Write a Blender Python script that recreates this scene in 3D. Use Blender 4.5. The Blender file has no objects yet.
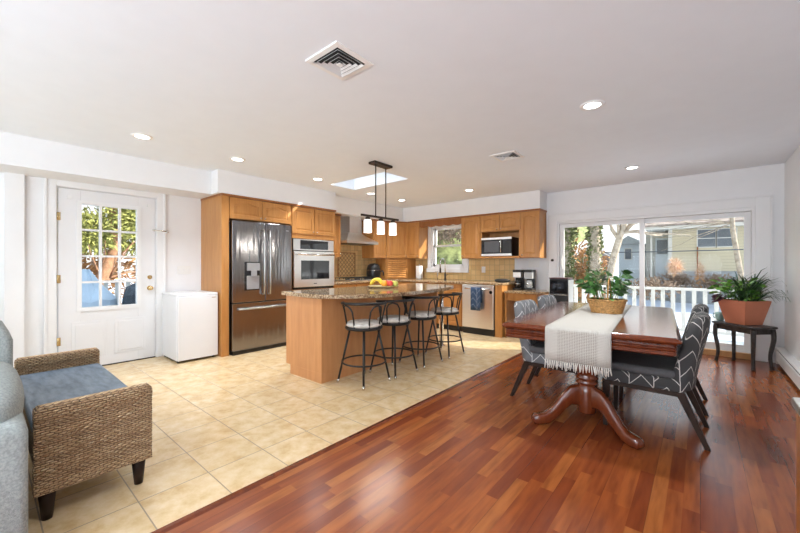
import bpy, bmesh, math, random
from mathutils import Vector, Matrix
random.seed(7)
C = bpy.context.scene.collection
PI = math.pi
# ------------------------------------------------------------------ camera
cam_d = bpy.data.cameras.new('camera'); cam = bpy.data.objects.new('camera', cam_d); C.objects.link(cam)
cam_d.sensor_width = 36.0; cam_d.lens = 16.0; cam_d.clip_start = 0.05; cam_d.clip_end = 300
cam_d.shift_y = -1.0/800
cam.location = (0, 0, 1.2); cam.rotation_euler = (PI/2, 0, math.radians(40.15))
bpy.context.scene.camera = cam
# ------------------------------------------------------------------ world, sun, large lights, exposure
W = bpy.data.worlds.new('world'); bpy.context.scene.world = W; W.use_nodes = True
wn = W.node_tree.nodes; wl = W.node_tree.links; wn.clear()
wo = wn.new('ShaderNodeOutputWorld'); wb = wn.new('ShaderNodeBackground'); wr = wn.new('ShaderNodeValToRGB')
wt = wn.new('ShaderNodeTexCoord'); ws = wn.new('ShaderNodeSeparateXYZ')
wl.new(wt.outputs['Generated'], ws.inputs[0]); wl.new(ws.outputs['Z'], wr.inputs[0]); wl.new(wr.outputs[0], wb.inputs[0]); wl.new(wb.outputs[0], wo.inputs[0])
wr.color_ramp.elements[0].position = 0.0; wr.color_ramp.elements[0].color = (0.97, 0.97, 0.96, 1)
wr.color_ramp.elements[1].position = 0.7; wr.color_ramp.elements[1].color = (0.66, 0.79, 1.0, 1)
wb.inputs[1].default_value = 1.15
SUN_DIR = Vector((-.85, -.53, -.53))
sd = bpy.data.lights.new('sun', 'SUN'); sun = bpy.data.objects.new('sun', sd); C.objects.link(sun)
sd.energy = 8.0; sd.angle = math.radians(.6); sd.color = (1, .93, .82)
sun.rotation_euler = SUN_DIR.to_track_quat('-Z', 'Y').to_euler()
def area(name, loc, direction, sx, sy, power, color=(1, 1, 1)):
    d = bpy.data.lights.new(name, 'AREA'); d.shape = 'RECTANGLE'; d.size = sx; d.size_y = sy; d.energy = power; d.color = color
    o = bpy.data.objects.new(name, d); C.objects.link(o); o.location = loc
    o.rotation_euler = Vector(direction).to_track_quat('-Z', 'Y').to_euler(); return o
REAR = -3.2
# added fill lamps at made-up rear windows, tilted up to brighten the ceiling
area('rear_fill_lamp', (-3.6, REAR-.02, 1.25), (0, 1, 2.6), 2.6, 1.9, 34, (.84, .92, 1))
area('rear_fill_lamp', (-.75, REAR-.02, 1.25), (0, 1, 2.6), 2.6, 1.9, 205, (.84, .92, 1))
DOWNLIGHT = 8.0
PENDANT = 3.0
vs = bpy.context.scene.view_settings
vs.view_transform = 'Standard'; vs.look = 'None'; vs.exposure = 0.52; vs.gamma = 1.0; vs.use_curve_mapping = False

# ------------------------------------------------------------------ mesh builder
class MB:
    def __init__(s): s.v = []; s.f = []; s.s = []; s.M = Matrix.Identity(4)
    def add(s, vs_, fs, sm=False):
        b = len(s.v); s.v += [tuple(s.M @ Vector(p)) for p in vs_]
        for f in fs: s.f.append([b+i for i in f]); s.s.append(sm)
        return s
    def box(s, x0, x1, y0, y1, z0, z1):
        v = [(x, y, z) for x in (x0, x1) for y in (y0, y1) for z in (z0, z1)]
        return s.add(v, [(0,1,3,2),(4,6,7,5),(0,4,5,1),(2,3,7,6),(0,2,6,4),(1,5,7,3)])
    def loft(s, loops, cap0=True, cap1=True, sm=False, closed=True):
        n = len(loops[0]); v = [p for l in loops for p in l]; f = []
        for i in range(len(loops)-1):
            for j in range(n if closed else n-1):
                k = (j+1) % n
                f.append((i*n+j, i*n+k, (i+1)*n+k, (i+1)*n+j))
        b = len(s.v); s.add(v, f, sm)
        if cap0: s.f.append([b+i for i in range(n)][::-1]); s.s.append(False)
        if cap1: s.f.append([b+(len(loops)-1)*n+i for i in range(n)]); s.s.append(False)
        return s
    def tube(s, pts, r, n=8, closed=False, cap=True):
        P = [Vector(p) for p in pts]; m = len(P); R = r if isinstance(r, (list, tuple)) else [r]*m
        T = []
        for i in range(m):
            a = P[(i-1) % m] if (closed or i > 0) else P[i]; b = P[(i+1) % m] if (closed or i < m-1) else P[i]
            T.append((b-a).normalized())
        up = Vector((0,0,1)) if abs(T[0].z) < .9 else Vector((1,0,0))
        N = (up - T[0]*up.dot(T[0])).normalized(); loops = []
        for i in range(m):
            N = (N - T[i]*N.dot(T[i])).normalized(); B = T[i].cross(N)
            loops.append([P[i] + (N*math.cos(2*PI*k/n) + B*math.sin(2*PI*k/n))*R[i] for k in range(n)])
        if closed: loops.append(loops[0])
        return s.loft(loops, cap and not closed, cap and not closed, True)
    def cyl(s, p0, p1, r0, r1=None, n=16):
        return s.tube([p0, p1], [r0, r0 if r1 is None else r1], n)
    def lathe(s, prof, c=(0,0,0), n=24, sx=1, sy=1, sm=True, cap=True):
        loops = [[(c[0]+r*sx*math.cos(2*PI*k/n), c[1]+r*sy*math.sin(2*PI*k/n), c[2]+z) for k in range(n)] for r, z in prof]
        return s.loft(loops, cap, cap, sm)
    def prism(s, poly, z0, z1, ax='z'):
        def m(a, b, h): return {'z': (a, b, h), 'y': (a, h, b), 'x': (h, a, b)}[ax]
        return s.loft([[m(a, b, z0) for a, b in poly], [m(a, b, z1) for a, b in poly]])
    def ell(s, c, r, n=16, m=10, p=1.0):
        def q(t): return math.copysign(abs(t)**p, t)
        loops = []
        for i in range(m+1):
            a = -PI/2 + PI*i/m; a = max(min(a, PI/2-.02), -PI/2+.02)
            loops.append([(c[0]+r[0]*q(math.cos(a))*q(math.cos(2*PI*k/n)), c[1]+r[1]*q(math.cos(a))*q(math.sin(2*PI*k/n)), c[2]+r[2]*q(math.sin(a))) for k in range(n)])
        return s.loft(loops, True, True, True)
    def leaf(s, p, d, L, w, droop=0.0, up=None):
        p = Vector(p); d = Vector(d).normalized(); u = Vector(up) if up else Vector((random.uniform(-1,1), random.uniform(-1,1), random.uniform(-.2,1)))
        sd_ = d.cross(u); sd_ = sd_.normalized() if sd_.length > 1e-4 else Vector((1,0,0))
        g = Vector((0,0,-droop))
        m1 = p + d*L*.35 + g*L*.15; m2 = p + d*L*.7 + g*L*.45; t = p + d*L + g*L
        return s.add([p, m1+sd_*w/2, m1-sd_*w/2, m2+sd_*w*.38, m2-sd_*w*.38, t], [(0,1,2),(1,3,4,2),(3,5,4)], True)
    def cloud(s, c, r, n, L, w, shell=.55):
        for _ in range(n):
            d = Vector((random.gauss(0,1), random.gauss(0,1), random.gauss(0,1))).normalized()
            k = random.uniform(shell, 1.0) * random.uniform(.85, 1.1)
            p = (c[0]+d.x*r[0]*k, c[1]+d.y*r[1]*k, c[2]+d.z*r[2]*k)
            q = d + Vector((random.gauss(0,.7), random.gauss(0,.7), random.gauss(0,.7)))
            s.leaf(p, q, L*random.uniform(.7,1.3), w*random.uniform(.7,1.3))
        return s

OFF = Vector((0,0,0))
def link_mesh(name, mb, mat, parent=None, bev=0, off=None, sub=0):
    off = OFF if off is None else Vector(off)
    me = bpy.data.meshes.new(name)
    me.from_pydata([(x-off.x, y-off.y, z-off.z) for x, y, z in mb.v], [], mb.f)
    me.polygons.foreach_set('use_smooth', mb.s)
    me.validate(); me.update()
    bm = bmesh.new(); bm.from_mesh(me); bmesh.ops.recalc_face_normals(bm, faces=bm.faces); bm.to_mesh(me); bm.free()
    me.materials.append(mat)
    o = bpy.data.objects.new(name, me); C.objects.link(o)
    if parent: o.parent = parent
    if bev:
        b = o.modifiers.new('bevel', 'BEVEL'); b.width = bev; b.segments = 2; b.limit_method = 'ANGLE'; b.angle_limit = math.radians(40)
    if sub:
        b = o.modifiers.new('subsurf', 'SUBSURF'); b.levels = sub; b.render_levels = sub
    return o
def part(name, mb, mat, parent, bev=0, label=None, sub=0):
    o = link_mesh(name, mb, mat, parent, bev, sub=sub)
    if label: o['label'] = label
    return o
def tag(o, label, cat, group=None, kind=None):
    o['label'] = label; o['category'] = cat
    if group: o['group'] = group
    if kind: o['kind'] = kind
    return o
def thing(name, label, cat, loc=(0,0,0), rz=0, group=None, world=False):
    """Empty at the base. world=True: parts are given in room coordinates."""
    global OFF
    o = bpy.data.objects.new(name, None); C.objects.link(o); o.location = loc; o.rotation_euler = (0,0,rz); o.empty_display_size = .1
    OFF = Vector(loc) if world else Vector((0,0,0))
    return tag(o, label, cat, group)
def single(name, mb, mat, label, cat, group=None, bev=0, kind=None, sub=0):
    xs = [p[0] for p in mb.v]; ys = [p[1] for p in mb.v]; zs = [p[2] for p in mb.v]
    c = Vector(((min(xs)+max(xs))/2, (min(ys)+max(ys))/2, min(zs)))
    o = link_mesh(name, mb, mat, None, bev, off=c, sub=sub); o.location = c
    return tag(o, label, cat, group, kind)
def struct(name, mb, mat, parent=None, bev=0):
    o = link_mesh(name, mb, mat, parent, bev, off=(0,0,0))
    if not parent: o['kind'] = 'structure'
    return o
def structroot(name):
    global OFF
    OFF = Vector((0,0,0)); o = bpy.data.objects.new(name, None); C.objects.link(o); o['kind'] = 'structure'; return o
def dup(root, loc, rz=None, label=None):
    r = root.copy(); C.objects.link(r); r.location = loc
    if rz is not None: r.rotation_euler = (0,0,rz)
    if label: r['label'] = label
    for ch in list(root.children):
        c = ch.copy(); C.objects.link(c); c.parent = r
        for g in list(ch.children):
            e = g.copy(); C.objects.link(e); e.parent = c
    return r

# ------------------------------------------------------------------ materials
class NT:
    def __init__(s, name):
        s.m = bpy.data.materials.new(name); s.m.use_nodes = True; s.t = s.m.node_tree; s.n = s.t.nodes; s.l = s.t.links
        s.b = s.n['Principled BSDF']
    def new(s, k): return s.n.new(k)
    def lk(s, a, b): s.l.new(a, b)
    def set(s, sock, v):
        if hasattr(v, 'is_linked') or hasattr(v, 'links'): s.lk(v, sock)
        else: sock.default_value = v
    def math(s, op, a, b=None, c=None):
        m = s.new('ShaderNodeMath'); m.operation = op; s.set(m.inputs[0], a)
        if b is not None: s.set(m.inputs[1], b)
        if c is not None: s.set(m.inputs[2], c)
        return m.outputs[0]
    def xyz(s, scale=(1,1,1), kind='Object'):
        t = s.new('ShaderNodeTexCoord'); mp = s.new('ShaderNodeMapping'); mp.inputs['Scale'].default_value = scale
        s.lk(t.outputs[kind], mp.inputs[0]); return mp.outputs[0]
    def sep(s, v):
        x = s.new('ShaderNodeSeparateXYZ'); s.lk(v, x.inputs[0]); return x.outputs
    def comb(s, x=0.0, y=0.0, z=0.0):
        c = s.new('ShaderNodeCombineXYZ'); s.set(c.inputs[0], x); s.set(c.inputs[1], y); s.set(c.inputs[2], z); return c.outputs[0]
    def noise(s, v, scale=5, detail=3, rough=.5):
        n = s.new('ShaderNodeTexNoise'); n.inputs['Scale'].default_value = scale; n.inputs['Detail'].default_value = detail; n.inputs['Roughness'].default_value = rough
        if v is not None: s.lk(v, n.inputs['Vector'])
        return n.outputs['Fac']
    def white(s, v):
        n = s.new('ShaderNodeTexWhiteNoise'); n.noise_dimensions = '3D'; s.lk(v, n.inputs['Vector']); return n.outputs['Value']
    def ramp(s, f, stops, interp='LINEAR'):
        r = s.new('ShaderNodeValToRGB'); e = r.color_ramp.elements; r.color_ramp.interpolation = interp
        while len(e) < len(stops): e.new(.5)
        for i, (p, c) in enumerate(stops): e[i].position = p; e[i].color = (*c, 1)
        s.lk(f, r.inputs[0]); return r.outputs[0]
    def mix(s, f, a, b, mode='MIX'):
        m = s.new('ShaderNodeMix'); m.data_type = 'RGBA'; m.blend_type = mode
        s.set(m.inputs[0], f)
        for k, v in ((6, a), (7, b)):
            if isinstance(v, tuple): m.inputs[k].default_value = (*v, 1)
            else: s.lk(v, m.inputs[k])
        return m.outputs[2]
    def bump(s, h, strength=.3, dist=.01):
        b = s.new('ShaderNodeBump'); b.inputs['Strength'].default_value = strength; b.inputs['Distance'].default_value = dist
        s.lk(h, b.inputs['Height']); s.lk(b.outputs[0], s.b.inputs['Normal'])
    def done(s, col=None, rough=.5, metal=0.0, spec=None, coat=None):
        if col is not None:
            if isinstance(col, tuple): s.b.inputs['Base Color'].default_value = (*col, 1)
            else: s.lk(col, s.b.inputs['Base Color'])
        s.set(s.b.inputs['Roughness'], rough); s.b.inputs['Metallic'].default_value = metal
        if spec is not None: s.b.inputs['Specular IOR Level'].default_value = spec
        if coat is not None: s.b.inputs['Coat Weight'].default_value = coat; s.b.inputs['Coat Roughness'].default_value = .12
        return s.m
def pbr(name, col, rough=.5, metal=0.0, var=.06, scale=6, bump=0.0, bscale=60, stretch=(1,1,1), spec=None, coat=None):
    t = NT(name); v = t.xyz(stretch); f = t.noise(v, scale, 3)
    lo = tuple(max(0, c*(1-var)) for c in col); hi = tuple(min(1, c*(1+var)) for c in col)
    c = t.ramp(f, [(.3, lo), (.7, hi)])
    if bump: t.bump(t.noise(v, bscale, 2), bump, .004)
    return t.done(c, rough, metal, spec, coat)
def emit(name, col, st):
    t = NT(name); t.b.inputs['Emission Color'].default_value = (*col, 1); t.b.inputs['Emission Strength'].default_value = st
    return t.done(col, .5)
M = {}
M['wall'] = pbr('wall_paint', (.82,.825,.835), .6, var=.012, bump=.05, bscale=180)
M['ceiling'] = pbr('ceiling_paint', (.85,.895,.95), .8, var=.01)  # blue tint put into the paint to offset warm floor bounce
M['trim'] = pbr('trim_paint', (.81,.815,.82), .35, var=.01)
M['door'] = pbr('door_paint', (.78,.785,.80), .3, var=.01)
M['appl_white'] = pbr('appliance_white', (.76,.77,.79), .25, var=.01)
M['outlet'] = pbr('switch_plastic', (.82,.82,.80), .35, var=.01)
def cabinet_wood(name, lo, mid, hi, rough=.33, coat=None):
    t = NT(name); v = t.xyz((7, 7, .9)); n = t.noise(v, 3.0, 5, .6); n2 = t.noise(t.xyz((60, 60, 1.5)), 3, 2)
    c = t.ramp(n, [(.25, lo), (.5, mid), (.75, hi)])
    c = t.mix(t.math('MULTIPLY', n2, .22), c, lo)
    return t.done(c, rough, 0, .4, coat)
M['cab'] = cabinet_wood('honey_maple', (.41,.175,.046), (.49,.225,.066), (.56,.28,.09))
M['cab_island'] = cabinet_wood('island_maple', (.53,.235,.090), (.60,.285,.115), (.66,.33,.14))
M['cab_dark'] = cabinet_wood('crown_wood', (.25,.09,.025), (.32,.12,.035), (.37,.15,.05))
M['knob'] = pbr('brushed_nickel', (.66,.63,.58), .25, 1.0)
def steel(name, col, rough, amt):
    t = NT(name); v = t.xyz((9, 9, .6)); n = t.noise(v, 1.2, 2)
    t.bump(n, amt, .03); f = t.noise(t.xyz((1,1,90)), 4, 2)
    return t.done(t.ramp(f, [(.3, tuple(c*.93 for c in col)), (.7, col)]), rough, 1.0)
M['black_steel'] = steel('black_stainless', (.29,.285,.29), .2, .6)
M['steel'] = steel('stainless_steel', (.84,.83,.81), .30, .10)
M['steel_handle'] = pbr('polished_steel', (.72,.71,.70), .16, 1.0)
M['black_plastic'] = pbr('black_plastic', (.012,.012,.013), .3)
M['black_glass'] = pbr('black_glass', (.01,.01,.012), .06, spec=.7)
M['dark_rubber'] = pbr('dark_rubber', (.02,.02,.02), .7)
M['black_iron'] = pbr('black_iron', (.012,.011,.011), .35, 0, var=.2)
M['bronze'] = pbr('dark_bronze', (.055,.042,.035), .4, .6)
M['brass'] = pbr('aged_brass', (.72,.55,.28), .25, 1.0)
M['seat_fabric'] = pbr('light_seat_fabric', (.66,.62,.56), .9, var=.15, scale=25, bump=.4, bscale=200)
M['mahogany'] = cabinet_wood('red_mahogany', (.095,.018,.006), (.145,.030,.009), (.195,.046,.013), .15, .6)
M['black_wood'] = pbr('espresso_wood', (.028,.015,.010), .45, var=.25, spec=.25)
M['black_table'] = pbr('distressed_black_wood', (.035,.032,.03), .4, var=.5, scale=30)
M['basket'] = pbr('golden_wicker', (.50,.27,.09), .6, var=.35, scale=60)
M['terracotta'] = pbr('terracotta', (.56,.20,.11), .55, var=.07)
M['soil'] = pbr('potting_soil', (.04,.025,.015), .95, var=.4, scale=50)
M['leaf'] = pbr('leaf_green', (.085,.22,.035), .4, var=.45, scale=14)
M['leaf_bright'] = pbr('leaf_bright_green', (.20,.42,.06), .4, var=.35, scale=14)
M['leaf_dark'] = pbr('leaf_dark_green', (.045,.10,.035), .4, var=.45, scale=14)
M['leaf_dark2'] = pbr('philodendron_leaf', (.045,.125,.028), .35, var=.4, scale=14)
M['leaf_purple'] = pbr('leaf_purple', (.09,.03,.045), .45, var=.4, scale=14)
M['grey_plastic'] = pbr('grey_plastic', (.30,.30,.31), .35)
M['fridge_handle'] = pbr('dark_steel_handle', (.42,.41,.40), .3, 1.0)
M['teal'] = pbr('teal_glaze', (.30,.48,.45), .25)
M['white_ceramic'] = pbr('white_ceramic', (.85,.84,.80), .2)
M['banana'] = pbr('banana_skin', (.88,.66,.07), .45, var=.1, scale=20)
M['apple_red'] = pbr('apple_red', (.62,.07,.06), .3, var=.3, scale=18)
M['apple_green'] = pbr('apple_green', (.55,.58,.14), .3, var=.15, scale=18)
M['orange'] = pbr('orange_skin', (.90,.38,.04), .45, var=.06)
M['paper'] = pbr('paper_towel', (.88,.88,.87), .9, var=.02, bump=.2)
M['heater'] = pbr('heater_enamel', (.84,.84,.84), .35, var=.01)
M['navy'] = None
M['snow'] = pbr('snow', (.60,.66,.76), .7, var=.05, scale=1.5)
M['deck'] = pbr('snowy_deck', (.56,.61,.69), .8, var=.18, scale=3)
M['rail'] = pbr('white_vinyl', (.70,.68,.62), .4, var=.02)
M['bark'] = pbr('pale_bark', (.40,.33,.25), .9, var=.35, scale=9, bump=.6, bscale=25)
M['bark_brown'] = pbr('brown_bark', (.30,.16,.09), .9, var=.35, scale=9, bump=.6, bscale=25)
M['ivy'] = pbr('ivy_leaf', (.15,.17,.06), .7, var=.5, scale=8)
M['evergreen'] = pbr('evergreen_leaf', (.30,.31,.09), .8, var=.5, scale=3)
M['brush'] = pbr('dry_brush', (.46,.25,.11), .9, var=.4, scale=6)
M['twig'] = pbr('bare_twigs', (.28,.20,.14), .9, var=.4, scale=6)
M['grass_bank'] = pbr('mossy_bank', (.22,.25,.10), .95, var=.6, scale=5)
M['green_fence'] = pbr('green_lattice', (.20,.33,.20), .7, var=.15)
M['grey_siding'] = pbr('grey_blue_siding', (.50,.55,.58), .7, var=.06)
M['roof'] = pbr('leaf_strewn_roof', (.36,.29,.25), .9, var=.45, scale=3)
M['foundation'] = pbr('grey_foundation', (.36,.38,.38), .9, var=.1)
M['pane_dark'] = pbr('dark_window_glass', (.13,.15,.17), .15)
M['tarp'] = pbr('blue_tarp', (.50,.62,.72), .6, var=.15, scale=3)
M['charcoal_cover'] = pbr('dark_grill_cover', (.06,.075,.09), .6, var=.3, scale=6)
M['lamp_disc'] = emit('lamp_disc', (1.0,.97,.92), 9)
M['lamp_ring'] = pbr('lamp_trim', (.88,.88,.87), .4, var=.01)
M['mat_dark'] = pbr('dark_cloth', (.03,.03,.03), .8)
M['white_wire'] = pbr('white_wire', (.8,.8,.8), .4)
M['oak_sill'] = cabinet_wood('oak_sill', (.45,.23,.09), (.55,.30,.12), (.6,.35,.16))
M['kick'] = pbr('toe_kick', (.03,.025,.02), .6)
# light shade glass, softly frosted
t = NT('frosted_shade'); t.b.inputs['Transmission Weight'].default_value = .55; t.b.inputs['Emission Color'].default_value = (1,.96,.9,1); t.b.inputs['Emission Strength'].default_value = .18
M['shade'] = t.done((.95,.95,.95), .45)
M['bulb'] = emit('lit_bulb', (1,.93,.82), 8)
# clear glass: transparent with a fresnel reflection
t = NT('window_glass'); tr = t.new('ShaderNodeBsdfTransparent'); gl = t.new('ShaderNodeBsdfGlossy'); gl.inputs['Roughness'].default_value = 0.02
fr = t.new('ShaderNodeFresnel'); fr.inputs[0].default_value = 1.12; mx = t.new('ShaderNodeMixShader')
tr.inputs[0].default_value = (.97,.985,.98,1)
t.lk(fr.outputs[0], mx.inputs[0]); t.lk(tr.outputs[0], mx.inputs[1]); t.lk(gl.outputs[0], mx.inputs[2]); t.lk(mx.outputs[0], t.n['Material Output'].inputs[0])
M['glass'] = t.m
t = NT('skylight_panel'); t.b.inputs['Emission Color'].default_value = (.80,.90,1,1); t.b.inputs['Emission Strength'].default_value = .9
M['clear_plastic'] = pbr('smoky_plastic', (.45,.47,.48), .1, 0)
# --- wood floor: strips running along Y
t = NT('cherry_laminate_floor'); x, y, z = t.sep(t.xyz())
sw = .066
cx = t.math('DIVIDE', x, sw); ci = t.math('FLOOR', cx); cf = t.math('FRACT', cx)
off = t.math('MULTIPLY', t.white(t.comb(ci, 3.0, 1.0)), 5.0)
ly = t.math('ADD', t.math('DIVIDE', y, .58), off); yi = t.math('FLOOR', ly); yf = t.math('FRACT', ly)
rnd = t.white(t.comb(ci, yi, 0.0))
col = t.ramp(rnd, [(0, (.205,.043,.012)), (.35, (.275,.064,.016)), (.7, (.345,.090,.021)), (1, (.43,.140,.033))])
gr = t.noise(t.comb(t.math('MULTIPLY', x, 14.0), t.math('ADD', t.math('MULTIPLY', y, 1.6), t.math('MULTIPLY', rnd, 40.0)), 0.0), 2.2, 2, .5)
col = t.mix(t.math('MULTIPLY', t.math('MULTIPLY', gr, gr), 1.2), col, (.10,.018,.007))
pf = t.math('FRACT', t.math('DIVIDE', x, sw*3)); seam = t.math('LESS_THAN', pf, .012)
col = t.mix(t.math('MULTIPLY', seam, .6), col, (.05,.012,.006))
M['wood_floor'] = t.done(col, .235, 0, .65)
# --- floor tile 0.337 m
t = NT('beige_floor_tile'); x, y, z = t.sep(t.xyz()); S = .3365
tx = t.math('DIVIDE', t.math('ADD', x, 2.18+20*S), S); ty = t.math('DIVIDE', t.math('ADD', y, -.86+20*S), S)
ix = t.math('FLOOR', tx); iy = t.math('FLOOR', ty); fx = t.math('FRACT', tx); fy = t.math('FRACT', ty)
def edge(a): return t.math('MINIMUM', a, t.math('SUBTRACT', 1.0, a))
e = t.math('MINIMUM', edge(fx), edge(fy)); gm = t.math('LESS_THAN', e, .0085)
rn = t.white(t.comb(ix, iy, 0.0))
nn = t.noise(t.comb(t.math('ADD', x, t.math('MULTIPLY', rn, 9.0)), y, rn), 9, 5, .65)
col = t.ramp(nn, [(.3, (.58,.39,.19)), (.5, (.69,.52,.30)), (.72, (.77,.63,.42))])
col = t.mix(t.math('MULTIPLY', rn, .16), col, (.60,.45,.25))
col = t.mix(gm, col, (.30,.235,.16))
t.bump(t.math('MULTIPLY', gm, -1.0), .5, .002)
M['floor_tile'] = t.done(col, t.math('ADD', t.math('MULTIPLY', gm, .5), .24), 0, .45)
# --- backsplash tile
def splash(name, diag=False):
    t = NT(name); x, y, z = t.sep(t.xyz()); h = t.math('ADD', x, y)
    if diag:
        a = t.math('DIVIDE', t.math('ADD', h, z), .088); b = t.math('DIVIDE', t.math('SUBTRACT', h, z), .088)
        row = None
    else:
        b = t.math('DIVIDE', z, .10); a = t.math('ADD', t.math('DIVIDE', h, .10), 0.0)
    ea = t.math('FRACT', a); eb = t.math('FRACT', b)
    e = t.math('MINIMUM', t.math('MINIMUM', ea, t.math('SUBTRACT', 1.0, ea)), t.math('MINIMUM', eb, t.math('SUBTRACT', 1.0, eb)))
    g = t.math('LESS_THAN', e, .09 if diag else .03)
    rn = t.white(t.comb(t.math('FLOOR', a), t.math('FLOOR', b), 0.0))
    c = t.ramp(rn, [(0, (.68,.45,.19)), (1, (.84,.60,.28))])
    c = t.mix(t.math('MULTIPLY', t.noise(t.xyz(), 30, 3), .35), c, (.50,.34,.15))
    c = t.mix(g, c, (.26,.15,.07) if diag else (.42,.30,.15))
    t.bump(t.math('MULTIPLY', g, -1.0), .4, .002)
    return t.done(c, .4)
M['splash'] = splash('tan_wall_tile'); M['splash_diag'] = splash('diamond_accent_tile', True)
# --- granite
t = NT('speckled_granite'); v = t.xyz(); n1 = t.noise(v, 55, 4, .7); n2 = t.noise(v, 130, 2); n3 = t.noise(v, 14, 2)
c = t.ramp(n1, [(.36, (.025,.014,.010)), (.45, (.22,.12,.06)), (.53, (.50,.36,.20)), (.66, (.70,.58,.40))])
c = t.mix(t.math('MULTIPLY', t.math('GREATER_THAN', n2, .6), .85), c, (.03,.018,.014)); c = t.mix(t.math('MULTIPLY', n3, .3), c, (.42,.26,.13))
M['granite'] = t.done(c, .1, 0, .55)
# --- patterned chair fabric
def chev(name, base, line):
    t = NT(name); x, y, z = t.sep(t.xyz()); u = t.math('DIVIDE', t.math('ADD', x, y), .145)
    fu = t.math('FRACT', u); tri = t.math('MULTIPLY', t.math('ABSOLUTE', t.math('SUBTRACT', fu, .5)), 2.0)
    par = t.math('MULTIPLY', t.math('FRACT', t.math('MULTIPLY', t.math('FLOOR', u), .5)), .9)
    w = t.math('FRACT', t.math('ADD', t.math('ADD', t.math('DIVIDE', z, .105), t.math('MULTIPLY', tri, .75)), par))
    l1 = t.math('LESS_THAN', t.math('ABSOLUTE', t.math('SUBTRACT', w, .5)), .036)
    l2 = t.math('GREATER_THAN', tri, .965)
    l = t.math('MAXIMUM', l1, l2)
    c = t.mix(l, base, line); t.bump(t.noise(t.xyz(), 400, 2), .2, .002)
    return t.done(c, .85)
M['chev'] = chev('charcoal_chevron_fabric', (.055,.055,.056), (.62,.60,.56))
M['chev_sheen'] = chev('charcoal_chevron_sheen', (.17,.18,.19), (.78,.78,.76))  # lighter copy of the chair fabric, window sheen put into its colour
M['seat_dark'] = pbr('charcoal_fabric', (.11,.11,.115), .85, var=.12, scale=40, bump=.2, bscale=300)
M['navy'] = chev('navy_print_towel', (.035,.07,.14), (.30,.36,.46))
# --- runner weave
t = NT('ivory_woven_runner'); x, y, z = t.sep(t.xyz())
a = t.math('SINE', t.math('MULTIPLY', t.math('ADD', x, t.math('ADD', y, z)), 300.0)); b = t.math('SINE', t.math('MULTIPLY', t.math('SUBTRACT', t.math('ADD', y, z), x), 300.0))
w = t.math('MULTIPLY', a, b); hole = t.math('GREATER_THAN', w, .35)
band = t.math('MULTIPLY', t.math('LESS_THAN', t.math('ABSOLUTE', t.math('ADD', x, .03)), .125), t.math('LESS_THAN', z, .75))
hole = t.math('MULTIPLY', hole, band)
t.bump(w, .5, .004)
M['runner'] = t.done(t.mix(t.math('MULTIPLY', hole, .9), (.58,.555,.50), (.25,.21,.16)), .95)
M['fringe'] = pbr('ivory_yarn', (.62,.59,.53), .95, var=.08, scale=40)
# --- beige siding (horizontal boards)
def siding(name, c0, c1, pitch):
    t = NT(name); x, y, z = t.sep(t.xyz()); f = t.math('FRACT', t.math('DIVIDE', z, pitch)); g = t.math('LESS_THAN', f, .1)
    t.bump(f, .8, .02); return t.done(t.mix(g, c0, c1), .7)
M['siding'] = siding('beige_siding', (.66,.58,.40), (.46,.40,.27), .13)
# --- wicker and sofa
t = NT('seagrass_wicker'); x, y, z = t.sep(t.xyz()); u = t.math('ADD', x, y)
row = t.math('DIVIDE', z, .0105); ri = t.math('FLOOR', row); rf_ = t.math('FRACT', row)
up_ = t.math('FRACT', t.math('ADD', t.math('DIVIDE', u, .030), t.math('MULTIPLY', ri, .5)))
arc_ = t.math('SINE', t.math('MULTIPLY', up_, PI)); body_ = t.math('SINE', t.math('MULTIPLY', rf_, PI)); h_ = t.math('MULTIPLY', t.math('POWER', arc_, .6), body_)
v = t.comb(t.math('MULTIPLY', u, 30.0), t.math('MULTIPLY', z, 80.0), ri); n = t.noise(v, 1.0, 3, .6); n2 = t.noise(t.xyz(), 9, 2)
c = t.ramp(n, [(.3, (.30,.17,.08)), (.5, (.52,.35,.19)), (.7, (.74,.58,.38))]); c = t.mix(t.math('MULTIPLY', n2, .3), c, (.34,.21,.11))
c = t.mix(t.math('LESS_THAN', h_, .30), c, (.15,.085,.045)); t.bump(h_, .9, .006)  # gaps between strands painted dark, standing in for crevice shade
M['wicker'] = t.done(c, .75)
M['sofa'] = pbr('heather_grey_fabric', (.33,.36,.345), .95, var=.22, scale=120, bump=.5, bscale=350)
t = NT('slate_blue_cushion'); n = t.noise(t.xyz((2.2, 9, 1)), 2.6, 4, .6)
t.bump(n, .5, .02); M['slate'] = t.done(t.ramp(n, [(.35, (.085,.115,.15)), (.62, (.17,.215,.265))]), .5)

# ================================================================== STRUCTURE
XL, XR, YB, ZC = -5.45, .79, 6.35, 2.45
BX = -1.86
struct('floor', MB().box(BX, XR+.15, REAR-.15, YB+.15, -.1, 0), M['wood_floor'])
struct('floor_tiled', MB().box(XL-.15, BX, REAR-.15, YB+.15, -.1, 0), M['floor_tile'])
m = MB(); m.prism([(BX-.025, 0), (BX-.012, .009), (BX+.012, .009), (BX+.025, 0)], REAR, YB-.02, 'y')
struct('trim_1', m, M['mahogany'])
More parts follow.
